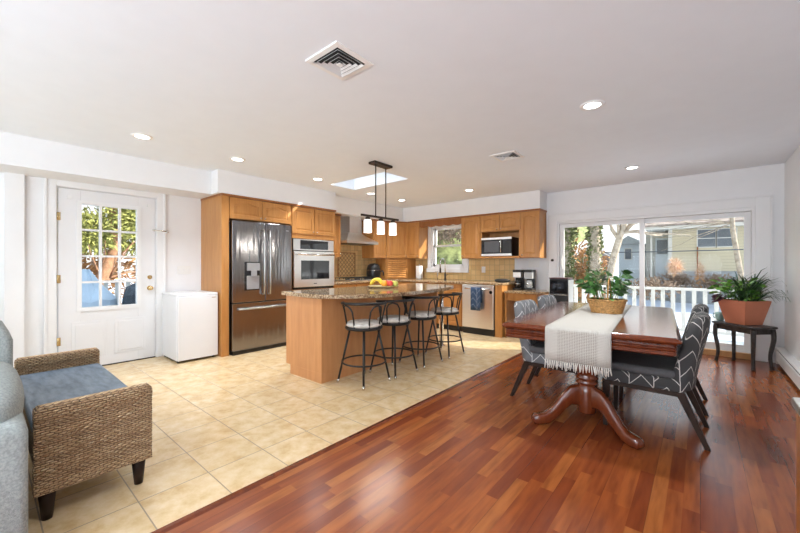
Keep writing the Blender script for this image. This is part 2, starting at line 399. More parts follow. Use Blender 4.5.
# ceiling with skylight hole
SX0, SX1, SY0, SY1 = -4.36, -3.22, 3.5, 4.0
m = MB(); zt = ZC+.12
m.box(XL-.15, SX0, REAR-.15, YB+.15, ZC, zt); m.box(SX1, XR+.15, REAR-.15, YB+.15, ZC, zt)
m.box(SX0, SX1, REAR-.15, SY0, ZC, zt); m.box(SX0, SX1, SY1, YB+.15, ZC, zt)
for a in ((SX0-.02, SX0, SY0-.02, SY1+.02), (SX1, SX1+.02, SY0-.02, SY1+.02), (SX0, SX1, SY0-.02, SY0), (SX0, SX1, SY1, SY1+.02)):
    m.box(*a, ZC+.12, ZC+.45)
struct('ceiling', m, M['ceiling'])
r = structroot('window_3'); struct('skylight_pane', MB().box(SX0-.02, SX1+.02, SY0-.02, SY1+.02, ZC+.452, ZC+.46), M['glass'], r)
# left wall with door opening
DY0, DY1, DZ = .57, 1.49, 2.07
m = MB(); m.box(XL-.15, XL, REAR-.15, DY0-.02, 0, ZC); m.box(XL-.15, XL, DY1+.02, YB+.15, 0, ZC); m.box(XL-.15, XL, DY0-.02, DY1+.02, DZ+.02, ZC)
m.box(XL, XL+.05, .17, .31, 0, 2.15)
struct('wall_left', m, M['wall'])
m = MB(); m.box(XL, -4.98, REAR, 2.0, 2.15, ZC); m.box(XL, -4.78, 2.0, 3.95, 2.15, ZC); m.box(XL, -4.97, 3.95, YB, 2.15, ZC); m.box(-4.97, -2.03, 6.0, YB, 2.15, ZC)
struct('trim_2', m, M['wall'])
# back wall: sink window and slider openings
WX0, WX1, WZ0, WZ1 = -4.46, -3.63, 1.14, 2.04
LX0, LX1, LZ = -1.86, .54, 1.95
m = MB(); y0, y1 = YB, YB+.15
m.box(XL-.15, WX0, y0, y1, 0, ZC); m.box(WX0, WX1, y0, y1, 0, WZ0); m.box(WX0, WX1, y0, y1, WZ1, ZC); m.box(WX1, LX0, y0, y1, 0, ZC)
m.box(LX0, LX1, y0, y1, LZ, ZC); m.box(LX1, XR+.15, y0, y1, 0, ZC)
struct('wall_back', m, M['wall'])
struct('wall_right', MB().box(XR, XR+.15, REAR, YB, 0, ZC), M['wall'])
m = MB(); y0, y1 = REAR-.15, REAR
for a in ((XL, -4.95, 0, ZC), (-4.95, -2.25, 0, .2), (-4.95, -2.25, 2.3, ZC), (-2.25, -2.1, 0, ZC), (-2.1, .6, 0, .2), (-2.1, .6, 2.3, ZC), (.6, XR, 0, ZC)):
    m.box(a[0], a[1], y0, y1, a[2], a[3])
struct('wall_rear', m, M['wall'])
# entry door (left wall), facing +X
m = MB(); x0, x1 = XL, XL+.022
m.box(x0, x1, DY0-.115, DY0-.015, 0, DZ+.1); m.box(x0, x1, DY1+.015, DY1+.115, 0, DZ+.1); m.box(x0, x1, DY0-.015, DY1+.015, DZ+.012, DZ+.1)
m.box(XL-.15, XL, DY0-.019, DY0-.005, 0, DZ+.01); m.box(XL-.15, XL, DY1+.005, DY1+.019, 0, DZ+.01); m.box(XL-.15, XL, DY0-.019, DY1+.019, DZ+.006, DZ+.019)
m.box(x1, x1+.012, DY0-.115, DY0-.09, 0, DZ+.1); m.box(x1, x1+.012, DY1+.09, DY1+.115, 0, DZ+.1)
struct('trim_3', m, M['trim'], bev=.003)
d1 = structroot('door_1')
gy0, gy1, gz0, gz1 = .755, 1.305, .70, 1.92
xd0, xd1 = XL-.045, XL-.003
m = MB(); m.box(xd0, xd1, DY0, gy0, .012, DZ); m.box(xd0, xd1, gy1, DY1, .012, DZ); m.box(xd0, xd1, gy0, gy1, .012, gz0); m.box(xd0, xd1, gy0, gy1, gz1, DZ)
for a, b in ((.68, .99), (1.07, 1.38)):
    for k, (w, h) in enumerate(((0, .006), (.03, .012))):
        m.box(xd1, xd1+h, a+w, b-w, .13+w, .55-w)
struct('door_leaf', m, M['door'], d1, bev=.003)
m = MB(); f = .03
m.box(xd0-.01, xd1+.014, gy0-f, gy0+.012, gz0-f, gz1+f); m.box(xd0-.01, xd1+.014, gy1-.012, gy1+f, gz0-f, gz1+f)
m.box(xd0-.011, xd1+.013, gy0+.012, gy1-.012, gz0-f, gz0+.012); m.box(xd0-.011, xd1+.013, gy0+.012, gy1-.012, gz1-.012, gz1+f)
for k in (1, 2):
    yy = gy0+(gy1-gy0)*k/3; m.box(xd0-.004, xd1+.006, yy-.011, yy+.011, gz0+.012, gz1-.012)
for k in (1, 2, 3):
    zz = gz0+(gz1-gz0)*k/4; [m.box(xd0-.005, xd1+.005, gy0+.012+(gy1-gy0)*q/3-(.001 if q else 0), gy0+(gy1-gy0)*(q+1)/3-.011, zz-.011, zz+.011) for q in range(3)]
struct('muntin_frame', m, M['trim'], d1)
struct('glass_pane', MB().box(XL-.027, XL-.021, gy0, gy1, gz0, gz1), M['glass'], d1)
for zz, r_ in ((.91, .03), (1.05, .026)):
    m = MB(); m.cyl((xd1, 1.43, zz), (xd1+.012, 1.43, zz), r_, r_, 20)
    if zz < 1: m.cyl((xd1+.012, 1.43, zz), (xd1+.04, 1.43, zz), .011); m.ell((xd1+.055, 1.43, zz), (.02, .028, .028))
    else: m.cyl((xd1+.012, 1.43, zz), (xd1+.022, 1.43, zz), .012); m.box(xd1+.02, xd1+.035, 1.415, 1.445, zz-.005, zz+.005)
    struct('door_handle' if zz < 1 else 'deadbolt', m, M['brass'], d1)
for zz in (.35, 1.05, 1.75):
    m = MB(); m.cyl((xd1+.008, DY0-.004, zz-.045), (xd1+.008, DY0-.004, zz+.045), .008); m.box(xd1-.001, xd1+.004, DY0, DY0+.02, zz-.045, zz+.045)
    struct('hinge', m, M['brass'], d1)
m = MB(); m.cyl((xd1+.002, 1.478, 1.66), (xd1+.03, 1.478, 1.66), .014); m.tube([(XL+.04, 1.45, 1.66), (XL+.042, 1.54, 1.655), (XL+.04, 1.62, 1.65)], .008); m.ell((XL+.04, 1.62, 1.645), (.012, .012, .016)); m.box(XL+.022, XL+.042, 1.585, 1.60, 1.645, 1.665)
struct('flip_lock', m, M['knob'], d1)
for yy in (.66, 1.42):
    m = MB(); m.box(xd1, xd1+.02, yy-.015, yy+.015, 1.955, 1.985); m.box(xd1+.02, xd1+.028, yy-.018, yy+.018, 1.95, 1.99); struct('rod_bracket', m, M['trim'], d1)
struct('threshold', MB().box(XL-.15, XL-.002, DY0-.005, DY1+.005, -.002, .010), M['dark_rubber'], d1)
struct('weather_strip', MB().box(XL-.06, XL-.05, DY0-.004, DY1+.004, .011, DZ+.005), M['trim'], d1) if False else None
# sliding glass door
d2 = structroot('door_2')
m = MB(); y0 = YB-.024
m.box(LX0-.13, LX0+.005, y0, YB, 0, LZ+.11); m.box(LX1-.005, LX1+.13, y0, YB, 0, LZ+.11); m.box(LX0+.005, LX1-.005, y0, YB, LZ-.01, LZ+.11)
m.box(LX0-.15, LX0-.13, y0-.012, YB, 0, LZ+.11); m.box(LX1+.13, LX1+.15, y0-.012, YB, 0, LZ+.11); m.box(LX0-.15, LX1+.15, y0-.012, YB, LZ+.11, LZ+.13)
struct('trim_4', m, M['trim'], bev=.003)
m = MB(); m.box(LX0+.001, LX0+.035, YB, YB+.14, .03, LZ-.001); m.box(LX1-.035, LX1-.001, YB, YB+.14, .03, LZ-.001); m.box(LX0+.035, LX1-.035, YB, YB+.14, LZ-.05, LZ-.001); m.box(LX0+.001, LX1-.001, YB+.03, YB+.15, .001, .045)
struct('door_frame', m, M['trim'], d2, bev=.002)
struct('wood_sill', MB().box(LX0+.01, LX1-.01, YB-.03, YB+.03, 0.001, .075), M['oak_sill'], d2, bev=.003)
def sash(x0, x1, ya, yb, sw_, label):
    m = MB(); zb, zt_ = .05, LZ-.052
    m.box(x0, x0+sw_, ya, yb, zb, zt_); m.box(x1-sw_, x1, ya, yb, zb, zt_); m.box(x0+sw_, x1-sw_, ya, yb, zb, zb+.11); m.box(x0+sw_, x1-sw_, ya, yb, zt_-.06, zt_)
    s_ = struct('sliding_sash', m, M['trim'], d2, bev=.003)
    struct('glass_pane', MB().box(x0+sw_, x1-sw_, (ya+yb)/2-.003, (ya+yb)/2+.003, zb+.11, zt_-.06), M['glass'], s_)
sash(LX0+.036, -.63, YB+.035, YB+.07, .065, '')
sash(-.70, LX1-.036, YB+.085, YB+.12, .065, '')
m = MB(); m.box(-1.80, -1.775, YB+.005, YB+.034, 1.14, 1.36); m.tube([(-1.79, YB+.01, 1.18), (-1.79, YB-.02, 1.2), (-1.79, YB-.02, 1.3), (-1.79, YB+.01, 1.32)], .008)
struct('door_handle', m, M['trim'], d2)
m = MB(); m.cyl((-1.925, YB-.024, 1.29), (-1.925, YB-.05, 1.29), .022); m.ell((-1.925, YB-.055, 1.29), (.012, .012, .012))
struct('latch_ring', m, M['bronze'], d2)
# sink window
w1 = structroot('window_1')
m = MB(); y0 = YB-.022
m.box(WX0-.09, WX0+.004, y0, YB, WZ0-.0, WZ1+.09); m.box(WX1-.004, WX1+.075, y0, YB, WZ0-.0, WZ1+.09); m.box(WX0, WX1, y0, YB, WZ1-.004, WZ1+.09)
m.box(WX0-.10, WX1+.09, YB-.05, YB, WZ0-.085, WZ0)
struct('window_casing', m, M['trim'], w1, bev=.003)
m = MB()
for a in ((WX0, WX0+.04, WZ0, WZ1), (WX1-.04, WX1, WZ0, WZ1), (WX0+.04, WX1-.04, WZ0, WZ0+.045), (WX0+.04, WX1-.04, WZ1-.04, WZ1)): m.box(a[0], a[1], YB, YB+.13, a[2], a[3])
struct('window_frame', m, M['trim'], w1)
for za, zb, ya in ((1.60, 2.0, YB+.06), (1.185, 1.635, YB+.02)):
    m = MB(); a0, a1 = WX0+.04, WX1-.04
    m.box(a0, a0+.045, ya, ya+.035, za, zb); m.box(a1-.045, a1, ya, ya+.035, za, zb); m.box(a0, a1, ya, ya+.035, za, za+.04); m.box(a0, a1, ya, ya+.035, zb-.035, zb)
    s_ = struct('window_sash', m, M['trim'], w1)
    struct('glass_pane', MB().box(a0+.045, a1-.045, ya+.014, ya+.018, za+.04, zb-.035), M['glass'], s_)
# unseen rear windows behind the camera, made up to carry the fill lamps
for xa, xb in ((-4.95, -2.25), (-2.1, .6)):
    w = structroot('added_rear_window'); m = MB(); y0, y1 = REAR-.1, REAR-.02
    m.box(xa, xa+.05, y0, y1, .2, 2.3); m.box(xb-.05, xb, y0, y1, .2, 2.3); m.box(xa, xb, y0, y1, .2, .25); m.box(xa, xb, y0, y1, 2.25, 2.3)
    struct('window_frame', m, M['trim'], w)
# baseboards
m = MB(); m.box(XL, XL+.014, REAR, .168, 0, .1); m.box(XL, XL+.014, .312, DY0-.118, 0, .1); m.box(XL, XL+.014, DY1+.118, 2.05, 0, .1)
struct('baseboard_left', m, M['trim'])
m = MB(); m.box(LX1+.151, XR, YB-.014, YB, 0, .1); m.box(-1.99-.04, LX0-.151, YB-.014, YB, 0, .1)
struct('baseboard_back', m, M['trim'])
# ================================================================== CABINETS
def vec(a): return Vector(a)
def panel_loops(o, u, n, w, h, th, arch, rail=.055):
    """front of a raised-panel door: o lower-left corner on the mounting plane, u width direction, n outward"""
    o = vec(o); u = vec(u); n = vec(n); z = Vector((0,0,1)); K = 12
    def loop(ins, d, ar):
        x0, x1, z0, z1 = ins, w-ins, ins, h-ins
        pts = [(x0 + (x1-x0)*k/K, z0) for k in range(K+1)]
        for k in range(K+1):
            x = x1 - (x1-x0)*k/K; s_ = math.cos((k/K-.5)*2*PI)*.5+.5 if ar else 0
            pts.append((x, z1 - (ar*(1-s_) if ar else 0)))
        return [o + u*a + z*b + n*d for a, b in pts]
    A = arch
    return [loop(0, 0, 0), loop(0, th, 0), loop(rail, th, A), loop(rail+.004, th-.008, A), loop(rail+.012, th-.008, A), loop(rail+.03, th-.001, A)]
def cab_door(parent, o, u, n, w, h, arch=.03, knob=None, th=.02, mat='cab', name='door', rail=.055):
    m = MB(); m.loft(panel_loops(o, u, n, w, h, th, arch, rail)); p = part(name, m, M[mat], parent)
    if knob:
        c = vec(o) + vec(u)*knob[0] + Vector((0,0,knob[1])) + vec(n)*th
        k = MB(); k.cyl(c, c+vec(n)*.014, .005, .005, 8); k.ell(tuple(c+vec(n)*.02), (.012,.012,.012), 10, 6); part('knob', k, M['knob'], p)
    return p
UX, UY = (1,0,0), (0,1,0)
NX, NY = (1,0,0), (0,-1,0)
def wallcab_L(label, y0, y1, xf, z0, z1, nd, arch, knob_z=.05, crown=True, group=None):
    t_ = thing('wall_cabinet', label, 'cabinet', (XL, (y0+y1)/2, z0), world=True)
    part('cabinet_body', MB().box(XL+.002, xf, y0, y1, z0, z1), M['cab'], t_)
    w = (y1-y0)/nd
    for i in range(nd):
        kx = w-.03 if i == 0 and nd > 1 else .03
        if nd == 1: kx = w-.03
        cab_door(t_, (xf, y0+w*i+.004, z0+.012), UY, NX, w-.008, z1-z0-.024, arch, (kx, knob_z))
    if crown: part('crown_strip', MB().box(XL+.002, xf+.03, y0, y1, z1, z1+.028), M['cab_dark'], t_)
    return t_
def wallcab_B(label, x0, x1, z0, z1, nd, arch, yf=6.02, crown=True, kside='r'):
    t_ = thing('wall_cabinet', label, 'cabinet', ((x0+x1)/2, YB, z0), world=True)
    part('cabinet_body', MB().box(x0, x1, yf, YB-.002, z0, z1), M['cab'], t_)
    w = (x1-x0)/nd
    for i in range(nd):
        kx = (w-.035 if i == 0 else .03) if nd > 1 else (w-.035 if kside == 'r' else .035)
        cab_door(t_, (x0+w*i+.004, yf, z0+.012), UX, NY, w-.008, z1-z0-.024, arch, (kx, .04))
    if crown: part('crown_strip', MB().box(x0, x1+(.012 if x1 > -2.1 else 0), yf-.03, YB-.002, z1, z1+.028), M['cab_dark'], t_)
    return t_
CT = 2.12
# refrigerator surround
t_ = thing('refrigerator_cabinet', 'tall honey maple surround with two short arched doors above the black steel refrigerator', 'cabinet', (XL, 2.6, 0), world=True)
part('side_panel', MB().box(XL+.002, -4.80, 2.05, 2.10, 0, CT), M['cab'], t_)
part('face_stile', MB().box(-4.80, -4.782, 2.05, 2.145, 0, CT), M['cab'], t_)
part('cabinet_body', MB().box(XL+.002, -4.80, 2.10, 3.088, 1.83, CT), M['cab'], t_)
w = (3.08-2.15)/2
for i in range(2): cab_door(t_, (-4.80, 2.15+w*i+.004, 1.838), UY, NX, w-.008, .272, .035, (w-.035 if i == 0 else .03, .03), rail=.05)
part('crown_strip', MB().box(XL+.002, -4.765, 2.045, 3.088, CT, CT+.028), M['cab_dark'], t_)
# oven cabinet
t_ = thing('oven_cabinet', 'tall honey maple cabinet with two square doors over the white-framed wall oven', 'cabinet', (XL, 3.5, 0), world=True)
m = MB(); m.box(XL+.002, -4.80, 3.09, 3.11, 0, CT); m.box(XL+.002, -4.80, 3.93, 3.95, 0, CT); m.box(XL+.002, -4.80, 3.11, 3.93, 1.625, CT); m.box(XL+.002, -4.80, 3.11, 3.93, .09, .82); m.box(XL+.002, -4.88, 3.11, 3.93, 0, .09)
m.box(XL+.002, XL+.02, 3.11, 3.93, .82, 1.625)
part('cabinet_body', m, M['cab'], t_)
for i in range(2): cab_door(t_, (-4.80, 3.10+.42*i+.006, 1.70), UY, NX, .408, CT-1.71, 0, (.375 if i == 0 else .03, .035))
cab_door(t_, (-4.80, 3.12, .12), UY, NX, .80, .30, 0, (.4, .2), name='drawer'); cab_door(t_, (-4.80, 3.12, .45), UY, NX, .80, .34, 0, (.4, .2), name='drawer')
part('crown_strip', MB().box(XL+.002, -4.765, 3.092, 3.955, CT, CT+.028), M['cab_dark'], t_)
wallcab_L('narrow single-door maple wall cabinet between oven cabinet and range hood', 3.952, 4.34, -5.12, 1.35, CT, 1, 0)
wallcab_L('maple wall cabinet immediately right of the steel range hood', 5.21, 5.60, -5.12, 1.35, CT, 1, 0)
# corner cabinet (diagonal)
t_ = thing('corner_wall_cabinet', 'diagonal maple corner wall cabinet above the slatted appliance garage', 'cabinet', (XL, YB, 1.35), world=True)
poly = [(XL+.002, 5.602), (-5.12, 5.602), (-4.87, 6.02), (-4.87, YB-.002), (XL+.002, YB-.002)]
part('cabinet_body', MB().prism(poly, 1.35, CT), M['cab'], t_)
a = Vector((-5.12, 5.602, 0)); b = Vector((-4.87, 6.02, 0)); u = (b-a).normalized(); n = Vector((u.y, -u.x, 0)); Lg = (b-a).length
cab_door(t_, tuple(a+u*.012+Vector((0,0,1.362))), tuple(u), tuple(n), Lg-.024, CT-1.374, 0, (Lg-.06, .04))
part('crown_strip', MB().prism([(XL+.002, 5.602), (-5.09, 5.602), (-4.86, 5.99), (-4.87, YB-.002), (XL+.002, YB-.002)], CT, CT+.028), M['cab_dark'], t_)
# appliance garage
t_ = thing('appliance_garage', 'maple corner appliance garage with slatted roll-up door on the counter', 'cabinet', (XL, YB, .91), world=True)
part('garage_body', MB().prism([(XL+.03, 5.61), (-5.13, 5.61), (-4.885, 6.025), (-4.885, YB-.012), (XL+.03, YB-.012)], .912, 1.348), M['cab'], t_)
m = MB()
for k in range(9):
    zz = .935 + k*.043
    p0 = a+u*.03+n*.004; p1 = b-u*.03+n*.004
    m.loft([[tuple(p+n*d+Vector((0,0,h))) for d, h in ((-.01, zz), (.007, zz+.004), (.012, zz+.02), (.007, zz+.038), (-.01, zz+.041))] for p in (p0, p1)])
part('tambour_door', m, M['cab'], t_)
wallcab_B('narrow maple wall cabinet with sunlit side just left of the sink window', -4.868, -4.54, 1.35, CT, 1, 0, kside='r')
# valance with scallops
m = MB(); pts = [(-4.538, CT), (-3.522, CT)]; N = 60
for k in range(N+1):
    x = -3.522 - (1.016)*k/N; pts.append((x, 2.015 - .02*abs(math.sin(k/N*PI*5))))
m.prism(pts, 6.02, 6.04, 'y'); m.box(-4.538, -3.522, 5.99, 6.06, CT, CT+.028)
single('window_valance', m, M['cab_dark'], 'scalloped wooden valance spanning above the sink window', 'valance')
wallcab_B('single arched maple wall cabinet door between sink window and microwave', -3.52, -3.12, 1.33, CT, 1, .03, kside='l')
t_ = thing('microwave_cabinet', 'maple cabinet with two short arched doors and open microwave niche', 'cabinet', (-2.74, YB, 1.33), world=True)
m = MB(); m.box(-3.118, -2.362, 6.02, YB-.002, 1.81, CT); m.box(-3.118, -2.362, 6.02, YB-.002, 1.33, 1.365); m.box(-3.118, -3.09, 6.02, YB-.002, 1.365, 1.81); m.box(-2.39, -2.362, 6.02, YB-.002, 1.365, 1.81); m.box(-3.09, -2.39, YB-.012, YB-.002, 1.365, 1.81)
part('cabinet_body', m, M['cab'], t_)
part('niche_shelf', MB().box(-3.118, -2.362, 5.95, 6.02, 1.335, 1.365), M['cab'], t_)
for i in range(2): cab_door(t_, (-3.118+.378*i+.004, 6.02, 1.825), UX, NY, .370, .285, .035, (.335 if i == 0 else .03, .03), rail=.05)
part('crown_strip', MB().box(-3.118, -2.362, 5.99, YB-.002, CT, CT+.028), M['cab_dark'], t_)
wallcab_B('rightmost maple wall cabinet with arched door, beside the sliding glass door', -2.36, -2.035, 1.33, CT, 1, .03, kside='l')
# base cabinets
t_ = thing('base_cabinet', 'run of maple base cabinets under the cooktop counter along the oven wall', 'cabinet', (-5.1, 5.0, 0), world=True)
part('cabinet_body', MB().box(XL+.002, -4.85, 3.955, YB-.002, .1, .868), M['cab'], t_); part('toe_kick', MB().box(XL+.002, -4.91, 3.955, YB-.002, 0, .1), M['kick'], t_)
for i in range(3):
    cab_door(t_, (-4.85, 3.98+.52*i, .12), UY, NX, .50, .55, 0, (.45, .5)); cab_door(t_, (-4.85, 3.98+.52*i, .69), UY, NX, .50, .16, 0, (.25, .08), name='drawer', rail=.03)
t_ = thing('sink_cabinet', 'maple base cabinets under the sink to the left of the dishwasher', 'cabinet', (-4.0, 6.0, 0), world=True)
part('cabinet_body', MB().box(-4.848, -3.27, 5.62, YB-.002, .1, .868), M['cab'], t_); part('toe_kick', MB().box(-4.848, -3.27, 5.69, YB-.002, 0, .1), M['kick'], t_)
for i in range(3): cab_door(t_, (-4.80+.51*i, 5.62, .12), UX, NY, .49, .55, 0, (.44, .5)); cab_door(t_, (-4.80+.51*i, 5.62, .69), UX, NY, .49, .16, 0, (.245, .08), name='drawer', rail=.03)
t_ = thing('end_cabinet', 'narrow maple filler panel at the right side of the dishwasher', 'cabinet', (-2.57, 6.0, 0), world=True)
part('cabinet_body', MB().box(-2.635, -2.515, 5.60, YB-.002, 0, .868), M['cab'], t_)
# countertops
def ctop(poly, z0, z1, name, label, bev=.01):
    m = MB(); m.prism(poly, z0, z1); return single(name, m, M['granite'], label, 'countertop', bev=bev)
ctop([(XL+.003, 3.958), (-4.81, 3.958), (-4.81, 5.58), (-2.49, 5.58), (-2.49, YB-.003), (XL+.003, YB-.003)], .869, .91, 'countertop', 'L-shaped speckled brown granite countertop under the wall cabinets')
ctop([(-2.485, 5.62), (-1.95, 5.62), (-1.86, 5.75), (-1.86, 5.9), (-2.02, YB-.03), (-2.485, YB-.003)], .745, .782, 'low_countertop', 'short lower granite countertop holding the coffee makers')
t_ = thing('desk_base', 'maple panel base under the short lower granite countertop', 'cabinet', (-2.2, 6.0, 0), world=True)
part('side_panel', MB().box(-2.49, -2.46, 5.66, YB-.02, 0, .744), M['cab'], t_); part('drawer_apron', MB().box(-2.46, -1.98, 5.70, 5.72, .62, .744), M['cab'], t_)
part('support_panel', MB().box(-2.01, -1.98, 5.72, YB-.04, 0, .744), M['cab'], t_)
# backsplash
t_ = thing('tile_backsplash', 'tan tiled backsplash between counter and wall cabinets', 'backsplash', (-4, YB, .91), world=True)
m = MB(); m.box(XL, XL+.009, 3.953, YB, .911, 1.349); m.box(XL, XL+.009, 4.342, 5.208, 1.349, 1.64)
m.box(XL+.009, WX0-.1, YB-.009, YB, .911, 1.349); m.box(WX0-.1, WX1+.09, YB-.009, YB, .911, WZ0-.086); m.box(WX1+.09, -2.6, YB-.009, YB, .911, 1.329)
part('tile_field', m, M['splash'], t_)
m = MB(); m.box(XL+.009, XL+.014, 4.56, 5.00, .99, 1.45); part('diamond_accent', m, M['splash_diag'], t_)
m = MB()
for aa in ((4.55, 4.565, .98, 1.46), (4.995, 5.01, .98, 1.46), (4.565, 4.995, .98, .995), (4.565, 4.995, 1.445, 1.46)): m.box(XL+.009, XL+.020, *aa)
part('accent_border', m, M['cab_dark'], t_)
# ================================================================== ISLAND
t_ = thing('kitchen_island', 'maple kitchen island body beneath the bowed granite top', 'kitchen island', (-3.25, 3.3, 0), world=True)
m = MB(); m.box(-3.57, -2.93, 2.24, 4.3, .10, .868); m.box(-3.49, -2.93, 2.24, 4.3, 0, .10)
part('island_body', m, M['cab_island'], t_, bev=.002)
m = MB(); m.cyl((-2.96, 4.47, 0), (-2.96, 4.47, .868), .033, .033, 20); m.cyl((-2.96, 4.47, 0), (-2.96, 4.47, .012), .055, .055, 20)
part('support_leg', m, M['steel_handle'], t_, label='round steel support leg')
m = MB(); [part('bracket', MB().box(-2.93, -2.55, yy, yy+.03, .80, .868), M['cab_island'], t_) for yy in (2.9, 3.75)]
def smooth_poly(P, n=6):
    out = []; N = len(P)
    for i in range(N):
        p0, p1, p2, p3 = [Vector(P[(i+k-1) % N]) for k in range(4)]
        for j in range(n):
            s_ = j/n
            out.append(tuple(.5*((2*p1)+(-p0+p2)*s_+(2*p0-5*p1+4*p2-p3)*s_*s_+(-p0+3*p1-3*p2+p3)*s_**3)))
    return out
ip = [(-3.51, 2.20), (-3.2, 2.18), (-2.93, 2.17), (-2.80, 2.24), (-2.60, 2.44), (-2.48, 2.75), (-2.46, 3.2), (-2.50, 3.7), (-2.60, 4.15), (-2.74, 4.46), (-2.95, 4.60), (-3.3, 4.62), (-3.56, 4.60), (-3.60, 4.5), (-3.60, 3.4), (-3.60, 2.3)]
ctop(smooth_poly(ip), .869, .91, 'island_countertop', 'bowed speckled granite island countertop with overhang for stools', .008)
# ================================================================== APPLIANCES
# refrigerator
t_ = thing('refrigerator', 'black stainless french-door refrigerator with water dispenser and bottom freezer', 'refrigerator', (-5.05, 2.61, 0), world=True)
fy0, fy1, fxd, fx1 = 2.165, 3.06, -4.785, -4.715
part('fridge_body', MB().box(-5.42, -4.80, 2.16, 3.065, .03, 1.785), M['black_plastic'], t_, bev=.004)
m = MB(); m.box(-4.98, -4.74, 2.18, 3.05, .0, .05); part('foot_grille', m, M['black_plastic'], t_)
mid = (fy0+fy1)/2+.02
def rdoor(y0, y1, z0, z1, name):
    m = MB(); K = 10
    m.prism([(fxd-.01, y0), (fx1-.012, y0)] + [(fx1-.012+.012*math.sin(PI*k/K)**.5, y0+(y1-y0)*k/K) for k in range(1, K)] + [(fx1-.012, y1), (fxd-.01, y1)], z0, z1)
    return part(name, m, M['black_steel'], t_, bev=.004)
ld = rdoor(fy0, mid-.003, .70, 1.80, 'door'); rd = rdoor(mid+.003, fy1, .70, 1.80, 'door'); fd = rdoor(fy0, fy1, .06, .69, 'freezer_drawer')
def bar(pts, r, par, mat='steel_handle', name='handle', n=10): return part(name, MB().tube(pts, r, n), M[mat], par)
hx = fx1+.045
for yy, p in ((mid-.045, ld), (mid+.045, rd)):
    bar([(fx1-.002, yy, 1.70), (hx-.01, yy, 1.70), (hx+.008, yy, 1.5), (hx+.012, yy, 1.2), (hx+.008, yy, .95), (hx-.01, yy, .80), (fx1-.002, yy, .80)], .013, p, 'fridge_handle')
bar([(fx1-.004, fy0+.07, .615), (hx, fy0+.075, .615), (hx+.012, (fy0+fy1)/2, .615), (hx, fy1-.075, .615), (fx1-.004, fy1-.07, .615)], .014, fd, 'fridge_handle')
m = MB(); m.box(fx1-.004, fx1+.006, 2.325, 2.54, .86, 1.25); dp = part('dispenser_panel', m, M['black_glass'], ld, bev=.003)
m = MB(); m.box(fx1+.006, fx1+.03, 2.35, 2.53, 1.13, 1.235); m.box(fx1+.006, fx1+.045, 2.41, 2.48, 1.05, 1.13); part('dispenser_nozzle', m, M['grey_plastic'], ld, bev=.004)
m = MB(); m.box(fx1+.006, fx1+.012, 2.35, 2.53, .875, 1.06); part('dispenser_recess', m, M['grey_plastic'], ld, bev=.003)
m = MB(); m.box(fx1, fx1+.002, 2.95, 3.0, 1.71, 1.722); part('badge', m, M['steel_handle'], rd)
# mini freezer
t_ = thing('mini_freezer', 'small white one-door freezer standing between the entry door and tall cabinet', 'freezer', (-5.1, 1.79, 0), world=True)
part('freezer_body', MB().box(-5.42, -4.90, 1.56, 2.03, .025, .82), M['appl_white'], t_, bev=.008)
part('freezer_top', MB().box(-5.42, -4.86, 1.555, 2.035, .82, .85), M['appl_white'], t_, bev=.006)
d_ = part('door', MB().box(-4.892, -4.84, 1.56, 2.03, .03, .818), M['appl_white'], t_, bev=.008)
part('badge', MB().box(-4.84, -4.838, 1.955, 2.0, .785, .792), M['knob'], d_)
m = MB()
for yy in (1.59, 2.0):
    for xx in (-5.38, -4.92): m.cyl((xx, yy, 0), (xx, yy, .03), .015)
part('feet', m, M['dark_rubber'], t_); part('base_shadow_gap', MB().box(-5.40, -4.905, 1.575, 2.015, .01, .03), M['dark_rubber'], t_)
# wall oven
t_ = thing('wall_oven', 'built-in stainless wall oven with black control panel', 'oven', (-5.1, 3.52, .83), world=True)
part('oven_body', MB().box(-5.42, -4.802, 3.13, 3.91, .825, 1.62), M['black_plastic'], t_)
part('control_panel', MB().box(-4.80, -4.785, 3.125, 3.915, 1.44, 1.615), M['steel'], t_, bev=.003)
m = MB(); m.box(-4.785, -4.778, 3.25, 3.79, 1.46, 1.60); part('display', m, M['black_glass'], t_)
m = MB(); m.box(-4.80, -4.765, 3.125, 3.915, .86, 1.425); od = part('door', m, M['steel'], t_, bev=.008)
m = MB(); m.box(-4.765, -4.76, 3.25, 3.80, .98, 1.28); part('door_window', m, M['black_glass'], od, bev=.004)
bar([(-4.766, 3.16, 1.375), (-4.715, 3.17, 1.375), (-4.70, 3.52, 1.372), (-4.715, 3.87, 1.375), (-4.766, 3.88, 1.375)], .014, od)
part('vent_trim', MB().box(-4.80, -4.79, 3.125, 3.915, .83, .857), M['black_plastic'], t_)
part('badge', MB().box(-4.765, -4.763, 3.49, 3.55, .905, .915), M['black_glass'], od)
# hood
t_ = thing('range_hood', 'stainless chimney range hood with flared canopy over the cooktop', 'range hood', (-5.2, 4.77, 1.62), world=True)
part('chimney', MB().box(XL+.003, -5.17, 4.62, 4.92, 1.80, 2.148), M['steel'], t_, bev=.002)
m = MB()
def rect(x0, x1, y0, y1, z): return [(x0,y0,z),(x1,y0,z),(x1,y1,z),(x0,y1,z)]
m.loft([rect(XL+.012, -4.95, 4.36, 5.19, 1.62), rect(XL+.012, -4.95, 4.36, 5.19, 1.665), rect(XL+.012, -5.05, 4.46, 5.09, 1.73), rect(XL+.012, -5.14, 4.56, 4.98, 1.80), rect(XL+.012, -5.17, 4.60, 4.94, 1.84)])
part('canopy', m, M['steel'], t_)
m = MB(); m.box(XL+.05, -4.99, 4.40, 5.15, 1.612, 1.62); part('filter_panel', m, M['black_plastic'], t_)
